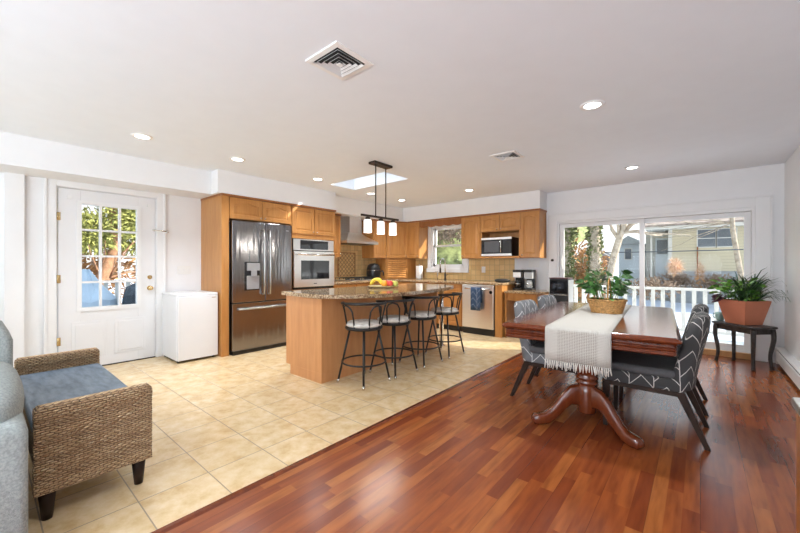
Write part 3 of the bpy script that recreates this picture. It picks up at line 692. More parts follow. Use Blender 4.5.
# cooktop
t_ = thing('cooktop', 'black gas cooktop with cast iron grates on the counter', 'cooktop', (-5.12, 4.77, .91), world=True)
part('cooktop_plate', MB().box(-5.38, -4.87, 4.40, 5.16, .911, .925), M['steel'], t_, bev=.003)
for yc in (4.53, 4.78, 5.03):
    m = MB()
    for k in (-.1, 0, .1): m.tube([(-5.36, yc+k, .93), (-5.36, yc+k, .965), (-4.90, yc+k, .965), (-4.90, yc+k, .93)], .008, 6)
    for xx in (-5.28, -5.13, -4.98): m.box(xx-.006, xx+.006, yc-.11, yc+.11, .957, .972)
    part('grate', m, M['black_iron'], t_)
    m = MB(); m.lathe([(.045, .925), (.045, .94), (.03, .948)], (-5.13, yc, 0), 16); part('burner', m, M['black_iron'], t_)
# microwave
t_ = thing('microwave', 'black and stainless microwave in the maple niche', 'microwave', (-2.79, 6.1, 1.37), world=True)
part('microwave_body', MB().box(-3.06, -2.49, 5.96, 6.32, 1.372, 1.70), M['black_plastic'], t_, bev=.004)
m = MB(); m.box(-3.06, -2.49, 5.935, 5.96, 1.372, 1.41); m.box(-3.06, -2.49, 5.935, 5.96, 1.662, 1.70); part('trim_band', m, M['steel'], t_)
d_ = part('door', MB().box(-3.06, -2.65, 5.938, 5.96, 1.41, 1.662), M['black_glass'], t_)
part('door_screen', MB().box(-3.00, -2.72, 5.936, 5.938, 1.44, 1.635), pbr('microwave_mesh', (.07,.07,.075), .3), d_)
bar([(-2.675, 5.94, 1.64), (-2.675, 5.91, 1.635), (-2.675, 5.91, 1.435), (-2.675, 5.94, 1.43)], .009, d_)
p_ = part('control_panel', MB().box(-2.648, -2.49, 5.938, 5.96, 1.41, 1.662), M['black_plastic'], t_)
m = MB()
for i in range(3):
    for j in range(3): m.box(-2.62+.036*i, -2.595+.036*i, 5.935, 5.938, 1.43+.032*j, 1.448+.032*j)
part('buttons', m, M['dark_rubber'], p_); part('clock_display', MB().box(-2.61, -2.53, 5.935, 5.938, 1.60, 1.625), M['black_glass'], p_)
# dishwasher
t_ = thing('dishwasher', 'stainless dishwasher with bar handle under the granite counter', 'dishwasher', (-2.95, 5.9, 0), world=True)
part('dishwasher_body', MB().box(-3.25, -2.65, 5.62, 6.2, .02, .862), M['black_plastic'], t_)
d_ = part('door', MB().box(-3.25, -2.655, 5.575, 5.62, .115, .862), M['steel'], t_, bev=.005)
part('toe_kick', MB().box(-3.25, -2.655, 5.61, 5.64, 0, .11), M['black_plastic'], t_)
bar([(-3.19, 5.576, .80), (-3.17, 5.535, .80), (-2.95, 5.525, .795), (-2.73, 5.535, .80), (-2.71, 5.576, .80)], .013, d_)
m = MB(); m.cyl((-2.70, 5.575, .745), (-2.70, 5.571, .745), .028, .028, 20); part('badge', m, M['black_plastic'], d_)
# towel on the handle
m = MB(); K = 12; fr, bk = [], []
def towel_row(z, y, wv): return [(-3.04+.19*k/K, y+wv*math.sin(k*1.3)*.006, z) for k in range(K+1)]
rows = [towel_row(.56, 5.553, .3), towel_row(.7, 5.551, .3), towel_row(.79, 5.546, .1), towel_row(.816, 5.535, 0), towel_row(.82, 5.524, 0), towel_row(.812, 5.508, 0), towel_row(.79, 5.505, .3), towel_row(.65, 5.503, 1), towel_row(.50, 5.500, 1.4), towel_row(.43, 5.500, 1.6)]
m.loft(rows, False, False, True, closed=False)
o = single('dish_towel', m, M['navy'], 'navy patterned dish towel draped over the dishwasher handle', 'towel'); sl = o.modifiers.new('solid', 'SOLIDIFY'); sl.thickness = .006; sl.offset = 1
# ================================================================== COUNTER ITEMS
# air fryer / kettle
t_ = thing('air_fryer', 'matte black air fryer on the counter right of the cooktop', 'air fryer', (-5.19, 5.30, .911), math.radians(20)); t_.scale = (1.1, 1.1, 1.0)
part('body', MB().lathe([(.10, 0), (.125, .02), (.135, .12), (.13, .22), (.11, .29), (.07, .325), (.01, .335)], n=28), M['black_plastic'], t_)
m = MB(); m.tube([(.12, 0, .17), (.19, 0, .175), (.20, 0, .15), (.20, 0, .08)], .014); part('basket_handle', m, M['black_plastic'], t_)
m = MB(); m.lathe([(.137, .19), (.137, .196)], n=28); part('seam_ring', m, M['steel_handle'], t_)
# paper towel holder
t_ = thing('paper_towel_holder', 'white paper towel roll on a stand left of the sink', 'paper towel holder', (-4.68, 6.2, .911))
part('roll', MB().lathe([(.07, .015), (.074, .02), (.074, .28), (.07, .285)], n=24), M['paper'], t_)
m = MB(); m.lathe([(.075, 0), (.075, .012)], n=24); m.cyl((0,0,.01), (0,0,.31), .006); m.ell((0,0,.315), (.012,.012,.012)); m.tube([(.07, -.02, .01), (.085, -.03, .08), (.06, -.05, .14)], .004)
part('stand', m, M['steel_handle'], t_)
# faucet
t_ = thing('faucet', 'tall black pull-down spring faucet in front of the sink window', 'faucet', (-4.0, 6.18, .911))
part('base', MB().lathe([(.028, 0), (.028, .01), (.02, .03), (.02, .14)], n=16), M['bronze'], t_)
m = MB(); arc = [(0, 0, .14), (0, 0, .34)] + [(0, -.09+.09*math.cos(a_), .34+.09*math.sin(a_)) for a_ in [PI*k/8 for k in range(1, 9)]] + [(0, -.18, .24)]
m.tube(arc, .012); part('spout', m, M['steel_handle'], t_)
part('spray_head', MB().cyl((0, -.18, .14), (0, -.18, .24), .02, .015), M['bronze'], t_)
part('lever', MB().tube([(.02, 0, .09), (.07, 0, .11)], .007), M['bronze'], t_)
t_ = thing('soap_pump', 'slim chrome soap pump beside the faucet', 'soap dispenser', (-4.2, 6.2, .911))
part('stem', MB().cyl((0,0,0), (0,0,.16), .011), M['steel_handle'], t_); part('nozzle', MB().tube([(0,0,.16), (0,-.03,.175), (0,-.07,.165)], .006), M['steel_handle'], t_)
# coffee makers
def coffee(x, y, label, tall_glass):
    t_ = thing('coffee_maker', label, 'coffee maker', (x, y, .783))
    m = MB(); m.box(-.07, .07, -.10, .09, 0, .03); m.box(-.07, .07, .03, .09, .03, .30); m.box(-.072, .072, -.09, .092, .30, .345)
    part('body', m, M['black_plastic'], t_, bev=.006)
    if tall_glass: part('water_tank', MB().box(-.068, .068, -.085, .028, .19, .299), M['clear_plastic'], t_, bev=.004)
    else: part('water_tank', MB().box(-.068, .068, -.085, .028, .21, .299), M['steel'], t_, bev=.004)
    c_ = part('carafe', MB().lathe([(.045, .031), (.056, .05), (.058, .10), (.045, .15), (.04, .165)], (0, -.03, 0), 20), M['black_glass'] if not tall_glass else M['clear_plastic'], t_)
    part('carafe_band', MB().lathe([(.0595, .09), (.0595, .105)], (0, -.03, 0), 20), M['steel_handle'], c_)
    part('carafe_handle', MB().tube([(.04, -.06, .15), (.075, -.10, .14), (.08, -.105, .08), (.045, -.07, .06)], .007), M['black_plastic'], c_)
coffee(-2.42, 6.08, 'black drip coffee maker with steel band, left one on the low counter', False)
coffee(-2.24, 6.12, 'coffee maker with clear water tank, right one on the low counter', True)
m = MB(); m.lathe([(.10, 0), (.13, .01), (.14, .04), (.09, .055), (.02, .06)], (-2.62, 5.86, .911), 20, 1, .7)
single('serving_pan', m, M['mat_dark'], 'low black covered pan at the right end of the granite counter', 'pan')
# water dispenser by the sliding door
t_ = thing('water_dispenser', 'black glossy appliance with silver sides standing before the sliding door', 'water dispenser', (-1.70, 6.05, 0), world=True)
m = MB(); m.box(-1.85, -1.575, 5.92, 6.20, .02, .99); part('body', m, M['black_plastic'], t_, bev=.01)
part('side_panel', MB().box(-1.574, -1.56, 5.94, 6.20, .02, .97), M['steel'], t_, bev=.004); part('side_panel', MB().box(-1.865, -1.851, 5.94, 6.20, .02, .97), M['steel'], t_, bev=.004)
part('chrome_strip', MB().box(-1.85, -1.575, 5.912, 5.92, .73, .745), M['steel_handle'], t_)
part('front_glass', MB().box(-1.84, -1.585, 5.913, 5.92, .76, .97), M['black_glass'], t_)
part('spout', MB().box(-1.75, -1.67, 5.885, 5.913, .86, .90), M['black_plastic'], t_, bev=.004)
part('top_lid', MB().box(-1.855, -1.57, 5.91, 6.20, .99, 1.005), pbr('dark_red_lid', (.10,.03,.03), .3), t_, bev=.004)
part('foot', MB().box(-1.84, -1.58, 5.94, 6.18, 0, .02), M['dark_rubber'], t_)
# fruit plate on the island
PX, PY = -3.13, 3.38
def PQ(u_, v_): return (PX+u_*.764+v_*.645, PY+u_*.645-v_*.764)
t_ = thing('fruit_platter', 'oval cream platter holding fruit on the granite island', 'platter', (PX, PY, .911), math.radians(40))
part('platter_dish', MB().lathe([(.09, 0), (.17, .012), (.195, .025), (.20, .03), (.17, .02), (.02, .012)], n=32, sx=1, sy=.7), pbr('cream_platter', (.72,.60,.30), .35), t_)
def banana(x, y, z, rz, tilt, label):
    t_ = thing('banana', label, 'banana', (x, y, z), rz, 'bananas on the fruit platter')
    pts = []; rr = []
    for k in range(11):
        a_ = -1.1 + 2.2*k/10; pts.append((.080*math.sin(a_), -.03*tilt*math.cos(a_), .12*math.cos(a_)-.035)); rr.append(.006 + .013*math.sin(PI*(k+.6)/11.2)**.6)
    part('peel', MB().tube(pts, rr, 8), M['banana'], t_); part('stem', MB().cyl(pts[-1], (pts[-1][0]+.022, pts[-1][1], pts[-1][2]-.004), .006, .005, 6), M['apple_green'], t_)
for i in range(4):
    banana(*PQ(-.095+.006*i, .055-.042*i), .938, math.radians(40)-.06*i, .4, ['front banana of the bunch on the island platter', 'second banana from the front of the bunch on the platter', 'third banana from the front of the bunch on the platter', 'rearmost banana of the bunch on the platter'][i])
def round_fruit(name, x, y, r, mat, label, z=.934):
    m = MB(); m.lathe([(.15*r, -.80*r), (.55*r, -.93*r), (.9*r, -.5*r), (r, 0), (.92*r, .45*r), (.6*r, .85*r), (.25*r, .88*r), (.05*r, .72*r)], n=18)
    t_ = thing(name, label, name.replace('_', ' ').split()[-1], (x, y, z+r*.9)); part('flesh', m, M[mat], t_); part('stem', MB().cyl((0,0,.7*r), (.1*r,0,1.15*r), .0025, .0025, 5), M['bark_brown'], t_)
round_fruit('orange', *PQ(.01, .045), .042, 'orange', 'orange beside the bananas on the fruit platter')
round_fruit('red_apple', *PQ(.085, .04), .040, 'apple_red', 'front red apple on the fruit platter')
round_fruit('red_apple', *PQ(.03, -.045), .042, 'apple_red', 'red apple at the back of the fruit platter')
round_fruit('green_apple', *PQ(.155, .012), .036, 'apple_green', 'front yellow-green apple on the fruit platter')
round_fruit('green_apple', *PQ(.11, -.05), .038, 'apple_green', 'rear yellow-green apple at the right end of the platter')
# switches and outlets
def plate(x, y, z, w, h, face, label, n=1, outlet=False):
    t_ = thing('outlet_plate' if outlet else 'switch_plate', label, 'outlet' if outlet else 'light switch', (x, y, z), PI/2 if face == 'x' else 0)
    part('cover', MB().box(-w/2, w/2, -.006, 0, 0, h), M['outlet'], t_, bev=.002)
    for k in range(n):
        c_ = -w/2 + w*(k+.5)/n
        part('socket' if outlet else 'toggle', MB().box(c_-.006, c_+.006, -.013, -.006, h/2-.014, h/2+.014), M['trim'], t_)
plate(XL, 1.83, 1.08, .17, .115, 'x', 'triple white light switch on the wall above the small freezer', 3)
plate(-2.25, YB, 1.17, .19, .115, 'y', 'triple white switch plate on the wall above the coffee makers', 3)
plate(-3.22, YB-.009, 1.06, .08, .12, 'y', 'white outlet on the tan backsplash right of the sink window', 1, True)
# ================================================================== CEILING FIXTURES
def downlight(x, y, label):
    t_ = thing('ceiling_downlight', label, 'ceiling light', (x, y, ZC), 0, 'recessed ceiling downlights')
    part('trim_ring', MB().loft([[(r_*math.cos(2*PI*k/32), r_*math.sin(2*PI*k/32), z_) for k in range(32)] for r_, z_ in ((.088, 0), (.086, -.008), (.062, -.010), (.058, -.004))], False, False, True), M['lamp_ring'], t_)
    part('lens', MB().lathe([(.059, -.004), (.059, -.0035)], n=32), M['lamp_disc'], t_)
    d = bpy.data.lights.new('downlight_lamp', 'AREA'); d.shape = 'DISK'; d.size = .15; d.spread = math.radians(115); d.energy = DOWNLIGHT; d.color = (.93, .965, 1)
    o = bpy.data.objects.new('downlight_lamp', d); C.objects.link(o); o.parent = t_; o.location = (0, 0, -.014)
for x, y, l in ((-.64, 3.08, 'largest round ceiling downlight, above the dining table side'), (-4.12, 1.02, 'round ceiling downlight in front of the entry door'), (-4.15, 1.96, 'round ceiling downlight near the refrigerator left side'),
                (-4.22, 3.16, 'round ceiling downlight in front of the wall oven'), (-4.36, 4.39, 'round ceiling downlight right behind the skylight'), (-4.35, 5.21, 'farthest round ceiling downlight in the kitchen corner'),
                (-2.92, 5.24, 'round ceiling downlight above the dishwasher aisle'), (-.66, 5.37, 'round ceiling downlight nearest the sliding glass door'),
                (-.64, .8, 'unseen added ceiling downlight above the camera side'), (-.64, -1.5, 'unseen added ceiling downlight near the rear wall'), (-2.4, -1.2, 'unseen added ceiling downlight in the rear middle of the room')):  # these three are unseen, added for more light in the room
    downlight(x, y, l)
def vent(x, y, label):
    t_ = thing('ceiling_vent', label, 'ceiling vent', (x, y, ZC), 0, 'square ceiling air vents')
    def ring(a, b, z0, z1, z2):
        m_ = MB(); m_.loft([[(-a,-a,z0),(a,-a,z0),(a,a,z0),(-a,a,z0)], [(-a,-a,z1),(a,-a,z1),(a,a,z1),(-a,a,z1)], [(-b,-b,z2),(b,-b,z2),(b,b,z2),(-b,b,z2)]], False, False); return m_
    part('frame', ring(.147, .115, 0, -.008, -.010), M['lamp_ring'], t_)
    part('duct_opening', MB().box(-.115, .115, -.115, .115, -.0015, -.0005), M['dark_rubber'], t_)
    for k in range(4):
        a_ = .108 - .026*k; o = part('louver', ring(a_-.012, a_-.003, -.004, -.005, -.016), M['lamp_ring'], t_)
    part('center_plate', MB().box(-.016, .016, -.016, .016, -.02, -.016), M['lamp_ring'], t_)
vent(-1.69, 1.43, 'large near square ceiling air vent left of the pendant'); vent(-1.68, 3.89, 'smaller far square ceiling air vent toward the dining table')
# pendant
PYc = 3.19
t_ = thing('pendant_light', 'dark bronze linear pendant with three frosted glass shades above the island', 'pendant light', (-3.0, PYc, ZC))
part('canopy', MB().box(-.055, .055, -.16, .16, -.03, 0), M['bronze'], t_, bev=.006)
zb = 1.79-ZC
for yy in (-.09, .09): part('rod', MB().cyl((0, yy, -.03), (0, yy, zb), .007, .007, 8), M['bronze'], t_)
part('crossbar', MB().box(-.011, .011, -.33, .33, zb-.012, zb+.012), M['bronze'], t_, bev=.002)
for yy in (-.225, 0, .225):
    part('socket_cap', MB().lathe([(.012, zb-.012), (.028, zb-.02), (.03, zb-.05)], (0, yy, 0), 16), M['bronze'], t_)
    s_ = part('glass_shade', MB().lathe([(.03, zb-.045), (.044, zb-.05), (.048, zb-.06), (.048, zb-.20), (.045, zb-.20), (.045, zb-.06), (.03, zb-.052)], (0, yy, 0), 24, cap=False), M['shade'], t_)
    part('bulb', MB().ell((0, yy, zb-.15), (.022, .022, .03)), M['bulb'], s_)
    d = bpy.data.lights.new('pendant_lamp', 'POINT'); d.energy = PENDANT; d.shadow_soft_size = .04; d.color = (1, .93, .84)
    o = bpy.data.objects.new('pendant_lamp', d); C.objects.link(o); o.parent = t_; o.location = (0, yy, zb-.225)
# ================================================================== BAR STOOLS
def swivel(t_, deg):
    for c_ in t_.children:
        if c_.name.split('.')[0] in ('back_rail', 'back_hoop', 'arm_post', 'seat_cushion'): c_.rotation_euler = (0, 0, math.radians(deg))
def make_stool(label, loc, rz):
    t_ = thing('bar_stool', label, 'bar stool', loc, rz, 'black iron stools along the island')
    part('seat_cushion', MB().lathe([(.02, .575), (.17, .575), (.187, .59), (.187, .605), (.165, .622), (.09, .63), (.01, .632)], n=28), M['seat_fabric'], t_)
    part('seat_ring', MB().lathe([(.10, .545), (.185, .548), (.195, .56), (.195, .573), (.10, .575)], n=28), M['black_iron'], t_)
    for sx_, sy_ in ((1,1), (1,-1), (-1,1), (-1,-1)):
        l_ = part('leg', MB().cyl((.10*sx_, .10*sy_, .56), (.185*sx_, .185*sy_, .03), .011, .011, 10), M['black_iron'], t_)
        part('foot_cap', MB().cyl((.185*sx_, .185*sy_, .035), (.19*sx_, .19*sy_, 0), .014, .014, 10), M['knob'], l_)
    rr = .225
    part('footrest_ring', MB().tube([(rr*math.cos(2*PI*k/32), rr*math.sin(2*PI*k/32), .215) for k in range(32)], .009, 8, closed=True), M['black_iron'], t_)
    # curved back rail (back towards +x) and hoops
    A0 = 1.75
    part('back_rail', MB().tube([(.225*math.cos(a_), .225*math.sin(a_), .812 + .010*math.cos(a_)) for a_ in [-A0+2*A0*k/24 for k in range(25)]], .014, 8), M['black_iron'], t_)
    for s_ in (-1, 1):
        pts = []
        for da, rr_, z_ in ((-.36, .175, .57), (-.37, .19, .66), (-.34, .205, .74), (-.22, .218, .785), (0, .222, .802), (.22, .218, .785), (.34, .205, .74), (.37, .19, .66), (.36, .175, .57)):
            pts.append((rr_*math.cos(.80*s_+da), rr_*math.sin(.80*s_+da), z_))
        part('back_hoop', MB().tube(pts, .0085, 8), M['black_iron'], t_)
        part('arm_post', MB().tube([(.175*math.cos(1.62), .175*math.sin(1.62)*s_, .57), (.20*math.cos(1.62), .20*math.sin(1.62)*s_, .70), (.225*math.cos(1.62), .225*math.sin(1.62)*s_, .81)], .0085, 8), M['black_iron'], t_)
    return t_
s0 = make_stool('nearest black iron bar stool with pale seat at the island corner', (-2.66, 2.575, 0), 0); swivel(s0, -52)
for i, (y, rz, l) in enumerate(((3.02, -5, 'second bar stool from the near island corner'), (3.53, -50, 'third bar stool from the near island corner'), (4.07, -5, 'farthest bar stool, beside the steel support leg'))):
    swivel(dup(s0, (-2.64, y, 0), math.radians(0), l), rz)
# ================================================================== DINING TABLE
TR = math.radians(4.0)
t_ = thing('dining_table', 'red mahogany double-pedestal dining table with moulded apron', 'dining table', (-.70, 3.65, 0), TR)
hw, hl = .555, 1.0
def rr_poly(a, b, r=.03, n=4):
    out = []
    for cx_, cy_, a0 in ((a-r, b-r, 0), (-a+r, b-r, 90), (-a+r, -b+r, 180), (a-r, -b+r, 270)):
        for k in range(n+1): an = math.radians(a0+90*k/n); out.append((cx_+r*math.cos(an), cy_+r*math.sin(an)))
    return out
m = MB()
L_ = [(0, .726), (.012, .728), (.016, .738), (.008, .748), (.0, .755), (-.008, .76)]
m.loft([[(x_, y_, z_) for x_, y_ in rr_poly(hw-.016+e_, hl-.016+e_)] for e_, z_ in L_], sm=False)
part('tabletop', m, M['mahogany'], t_)
m = MB()
prof = [(-.030, .726), (-.022, .716), (-.032, .708), (-.024, .699), (-.032, .690), (-.024, .681), (-.032, .672), (-.026, .664), (-.026, .652), (-.036, .645)]
m.loft([[(x_, y_, z_) for x_, y_ in rr_poly(hw+e_, hl+e_, .015)] for e_, z_ in prof], sm=False)
part('apron', m, M['mahogany'], t_)
def pedleg(px_, py_, dx, dy):
    # scrolled leg: thick plank swept along the S curve, tapering, with a rounded toe
    d = Vector((dx, dy, 0)); Lh = d.length; d.normalize(); s_ = Vector((-d.y, d.x, 0)); loops = []
    top = [(.02,.30),(.08,.305),(.14,.29),(.20,.235),(.25,.17),(.30,.115),(.34,.085),(.39,.075),(.43,.07),(.45,.045)]
    bot = [(.02,.12),(.08,.155),(.13,.155),(.18,.12),(.22,.075),(.27,.035),(.32,.010),(.38,.0),(.43,.004),(.45,.025)]
    sc = Lh/.43
    for (u0, z0), (u1, z1) in zip(top, bot):
        hw_ = .028 if u0 < .33 else .036
        if u0 > .44: hw_ = .02
        a0 = Vector((px_, py_, 0)) + d*u0*sc; a1 = Vector((px_, py_, 0)) + d*u1*sc
        e = min(.012, (z0-z1)*.2)
        loops.append([tuple(a0+s_*(hw_-e)+Vector((0,0,z0))), tuple(a0-s_*(hw_-e)+Vector((0,0,z0))), tuple(a0*1-s_*hw_+Vector((0,0,z0-e))), tuple(a1-s_*hw_+Vector((0,0,z1+e))), tuple(a1-s_*(hw_-e)+Vector((0,0,z1))), tuple(a1+s_*(hw_-e)+Vector((0,0,z1))), tuple(a1+s_*hw_+Vector((0,0,z1+e))), tuple(a0+s_*hw_+Vector((0,0,z0-e)))])
    m_ = MB(); m_.loft(loops, sm=True); return m_
for sgn, py_ in ((-1, -.70), (1, .70)):
    m = MB(); m.lathe([(.058, .10), (.065, .11), (.065, .30), (.058, .31), (.075, .32), (.078, .335), (.062, .345), (.075, .355), (.078, .37), (.06, .385), (.07, .40), (.092, .43), (.098, .47), (.085, .50), (.05, .515), (.065, .53), (.065, .545), (.05, .56), (.05, .60), (.07, .62), (.07, .65)], (0, py_, 0), 28)
    c_ = part('pedestal', m, M['mahogany'], t_)
    part('mount_block', MB().box(-.35, .35, py_-.05, py_+.05, .65, .726), M['mahogany'], t_)
    for dx in (-.33, .34): part('pedestal_leg', pedleg(0, py_, dx, .2*sgn), M['mahogany'], t_)
# runner
rt = thing('table_runner', 'ivory woven table runner with fringed end hanging over the table front', 'table runner', (-.685, 3.65, 0), TR)
xa, xb = -.235, .175; xm = (xa+xb)/2; rw = (xb-xa)/2
path = [(-1.024, .53), (-1.024, .60), (-1.022, .68), (-1.020, .74), (-1.012, .758), (-.99, .7635)] + [(-.9+.1*k, .7635) for k in range(19)] + [(.99, .7635), (1.012, .758), (1.020, .74), (1.022, .6), (1.024, .53)]
m = MB(); m.loft([[(xa+(xb-xa)*k/8, y_ + .002*math.sin(k*1.7)*(1 if z_ < .74 else 0), z_) for k in range(9)] for y_, z_ in path], False, False, True, closed=False)
o = part('woven_cloth', m, M['runner'], rt); sl = o.modifiers.new('solid', 'SOLIDIFY'); sl.thickness = .004; sl.offset = 0
for side in (-1, 1):
    for k in range(34):
        x_ = xa + .005 + (xb-xa-.01)*k/33; dx = random.uniform(-.012, .012)
        part('tassel', MB().tube([(x_, 1.024*side, .533), (x_+dx*.4, (1.026)*side, .505), (x_+dx, (1.03)*side, .478+random.uniform(-.01, .01))], [.0038, .0045, .003], 5), M['fringe'], rt)
# basket with plant
t_ = thing('potted_plant', 'green leafy houseplant in an oval golden wicker basket on the runner', 'houseplant', (-.655, 3.72, .766), TR)
def weave_lathe(prof_fn, nu, nv, sx, sy, amp=.004, rows=11, stakes=30):
    loops = []
    for i in range(nv+1):
        v_ = i/nv; r_, z_ = prof_fn(v_); row = int(v_*rows); loop = []
        for k in range(nu):
            a_ = 2*PI*k/nu; d = amp*abs(math.sin(PI*v_*rows))*(1 + .9*math.sin(stakes*a_/1 + PI*row))
            loop.append(((r_+d)*sx*math.cos(a_), (r_+d)*sy*math.sin(a_), z_))
        loops.append(loop)
    return MB().loft(loops, True, False, True)
bk = part('basket', weave_lathe(lambda v_: (.120+.033*v_, .118*v_), 150, 55, 1.0, .72), M['basket'], t_)
m = MB(); m.tube([(.155*math.cos(2*PI*k/40), .155*.72*math.sin(2*PI*k/40), .119+.002*math.sin(k*2)) for k in range(40)], .010, 8, closed=True); part('rim', m, M['basket'], bk)
m = MB()
for dd in (-.008, .008): m.tube([(.02, .108*math.cos(a_)+dd*.4, .11+.20*math.sin(a_)+dd*.5) for a_ in [PI*k/16 for k in range(17)]], .0055, 6)
part('handle', m, M['basket'], bk)
part('soil', MB().lathe([(.135, .095), (.135, .105)], n=24, sy=.72), M['soil'], t_)
m = MB(); ms = []
random.seed(11)
for i in range(22):
    a_ = random.uniform(0, 2*PI); r_ = random.uniform(.02, .10); h = random.uniform(.12, .30); lean = random.uniform(.02, .12)
    b0 = Vector((r_*math.cos(a_), .7*r_*math.sin(a_), .11)); tp = b0 + Vector((lean*math.cos(a_), lean*math.sin(a_), h))
    ms.append(MB()); ms[-1].tube([b0, (b0+tp)/2+Vector((0,0,.02)), tp], .0025, 5)
    for j in range(4): 
        f_ = random.uniform(.45, 1); p = b0.lerp(tp, f_); aa = a_+random.uniform(-1.6, 1.6)
        m.leaf(p, (math.cos(aa), math.sin(aa), random.uniform(.0, .9)), random.uniform(.08, .12), random.uniform(.055, .085), .5, (random.uniform(-.6,.6)+.5, random.uniform(-.9,.1), .8))
[part('stem', q, M['leaf'], t_) for q in ms]; part('leaves', m, M['leaf_dark2'], t_)
m = MB()
for i in range(12):
    a_ = random.uniform(0, 2*PI); p = (.10*math.cos(a_), .07*math.sin(a_), random.uniform(.12, .2)); m.leaf(p, (math.cos(a_), math.sin(a_), .4), .10, .055, .4, (0,0,1))
part('light_leaves', m, M['leaf_bright'], t_)
# ================================================================== CHAIRS
def rbox_loops(x0, x1, y0, y1, z0, z1, r=.02):
    def rp(a0, a1, b0, b1, z, rr_):
        out = []
        for cx_, cy_, s_ in ((a1-rr_, b1-rr_, 0), (a0+rr_, b1-rr_, 90), (a0+rr_, b0+rr_, 180), (a1-rr_, b0+rr_, 270)):
            for k in range(5): an = math.radians(s_+22.5*k); out.append((cx_+rr_*math.cos(an), cy_+rr_*math.sin(an), z))
        return out
    L = []
    for e_, z in ((r, z0), (r*.3, z0+r*.3), (0, z0+r), (0, z1-r), (r*.3, z1-r*.3), (r, z1)): L.append(rp(x0+e_, x1-e_, y0+e_, y1-e_, z, .03))
    return L
def make_chair(label, loc, rz, light=False):
    pat = M['chev_sheen'] if light else M['chev']
    t_ = thing('dining_chair', label, 'dining chair', loc, rz, 'upholstered chairs around the dining table')
    m = MB(); m.loft(rbox_loops(-.37, .13, -.245, .245, .345, .43, .012), sm=True); part('seat_apron', m, pat, t_)
    m = MB(); m.loft(rbox_loops(-.375, .10, -.24, .24, .425, .485, .022), sm=True); part('seat_cushion', m, M['seat_dark'], t_)
    # back: leaning slab with rounded top, curved a bit across its width
    loops = []; K = 14
    for i in range(13):
        v_ = i/12; z = .36+.50*v_; xc = .115+.115*v_**1.2; th = .062-.012*v_; hwid = .245 - .012*v_
        if i >= 10: f_ = (i-9)/3; th *= math.sqrt(max(.05, 1-f_**2*.9)); hwid -= .045*f_**2; z = .36+.50*(9/12) + (.125)*math.sin(f_*PI/2) + .0
        lp = []
        for k in range(2*K):
            a_ = 2*PI*k/(2*K); cx_ = math.copysign(abs(math.cos(a_))**.55, math.cos(a_)); sy_ = math.copysign(abs(math.sin(a_))**.4, math.sin(a_))
            yy = hwid*sy_; lp.append((xc+th*cx_ - .035*(yy/.245)**2, yy, z))
        loops.append(lp)
    m = MB(); m.loft(loops, sm=True); part('backrest', m, pat, t_)
    m = MB(); m.box(-.35, .11, -.225, .225, .31, .348); part('seat_frame', m, M['black_wood'], t_, bev=.004)
    def tleg(p0, p1, a, b):
        m_ = MB(); p0 = Vector(p0); p1 = Vector(p1)
        m_.loft([[tuple(p+Vector((sx_*w_, sy_*w_, 0))) for sx_, sy_ in ((-1,-1),(1,-1),(1,1),(-1,1))] for p, w_ in ((p0, a), (p1, b))]); return m_
    for s_ in (-1, 1):
        part('leg', tleg((-.34, .205*s_, .33), (-.345, .215*s_, 0), .022, .014), M['black_wood'], t_, bev=.003)
        part('leg', tleg((.095, .205*s_, .345), (.24, .215*s_, 0), .026, .015), M['black_wood'], t_, bev=.003)
    return t_
c0 = make_chair('nearest charcoal patterned dining chair on the right of the table', (-.20, 3.27, 0), 0)
dup(c0, (-.20, 3.97, 0), 0, 'charcoal patterned dining chair behind the nearest right-hand chair')
c1 = make_chair('left-hand charcoal patterned dining chair with painted sheen, closer to the camera', (-1.09, 3.39, 0), PI+.02, True)
dup(c1, (-1.135, 4.15, 0), PI+.02, 'left-hand charcoal patterned dining chair with painted sheen, farther from the camera')
# ================================================================== PLANT TABLE
t_ = thing('side_table', 'small distressed black table with curved legs below the terracotta planter', 'side table', (.395, 5.92, 0), -PI/4)
def sc_poly(a, b, sc_=1.0):
    out = []
    for k in range(48):
        an = 2*PI*k/48; c_, s_ = math.cos(an), math.sin(an); q = (abs(c_)**6+abs(s_)**6)**(-1/6)
        w_ = 1 + .025*math.cos(8*an); out.append((a*sc_*c_*q*w_, b*sc_*s_*q*w_))
    return out
m = MB(); m.loft([[(x_, y_, z_) for x_, y_ in sc_poly(.27, .17, s_)] for s_, z_ in ((.96, .475), (1, .482), (1, .493), (.97, .50))], sm=False)
part('table_top', m, M['black_table'], t_)
part('apron', MB().box(-.22, .22, -.12, .12, .41, .475), M['black_table'], t_, bev=.004)
for sx_ in (-1, 1):
    for sy_ in (-1, 1):
        m = MB(); pts = []; rr = []
        for k in range(13):
            v_ = k/12; o_ = .010*math.sin(v_*PI*1.9+.4); pts.append((sx_*(.215+o_), sy_*(.118+o_), .455*(1-v_)+.012)); rr.append(.025-.009*v_+(.006 if v_ > .92 else 0))
        m.tube(pts, rr, 10); m.ell((pts[-1][0], pts[-1][1], .014), (.024, .024, .014), 10, 6)
        part('leg', m, M['black_table'], t_)
t_ = thing('potted_plant', 'leafy mixed houseplant in a square terracotta planter on the black table', 'houseplant', (.40, 5.93, .501), PI/4)
m = MB()
def sq(a, z): return [(-a,-a,z),(a,-a,z),(a,a,z),(-a,a,z)]
m.loft([sq(.115, 0), sq(.168, .275), sq(.168, .285), sq(.160, .285), sq(.15, .25)], True, True); part('planter', m, M['terracotta'], t_, bev=.004)
part('soil', MB().box(-.148, .148, -.148, .148, .23, .262), M['soil'], t_)
random.seed(5); lg = MB(); lb = MB(); lp_ = MB(); ld_ = MB(); st = []
R45 = Matrix.Rotation(-PI/4, 4, 'Z')
def loc45(v): return R45 @ Vector(v)
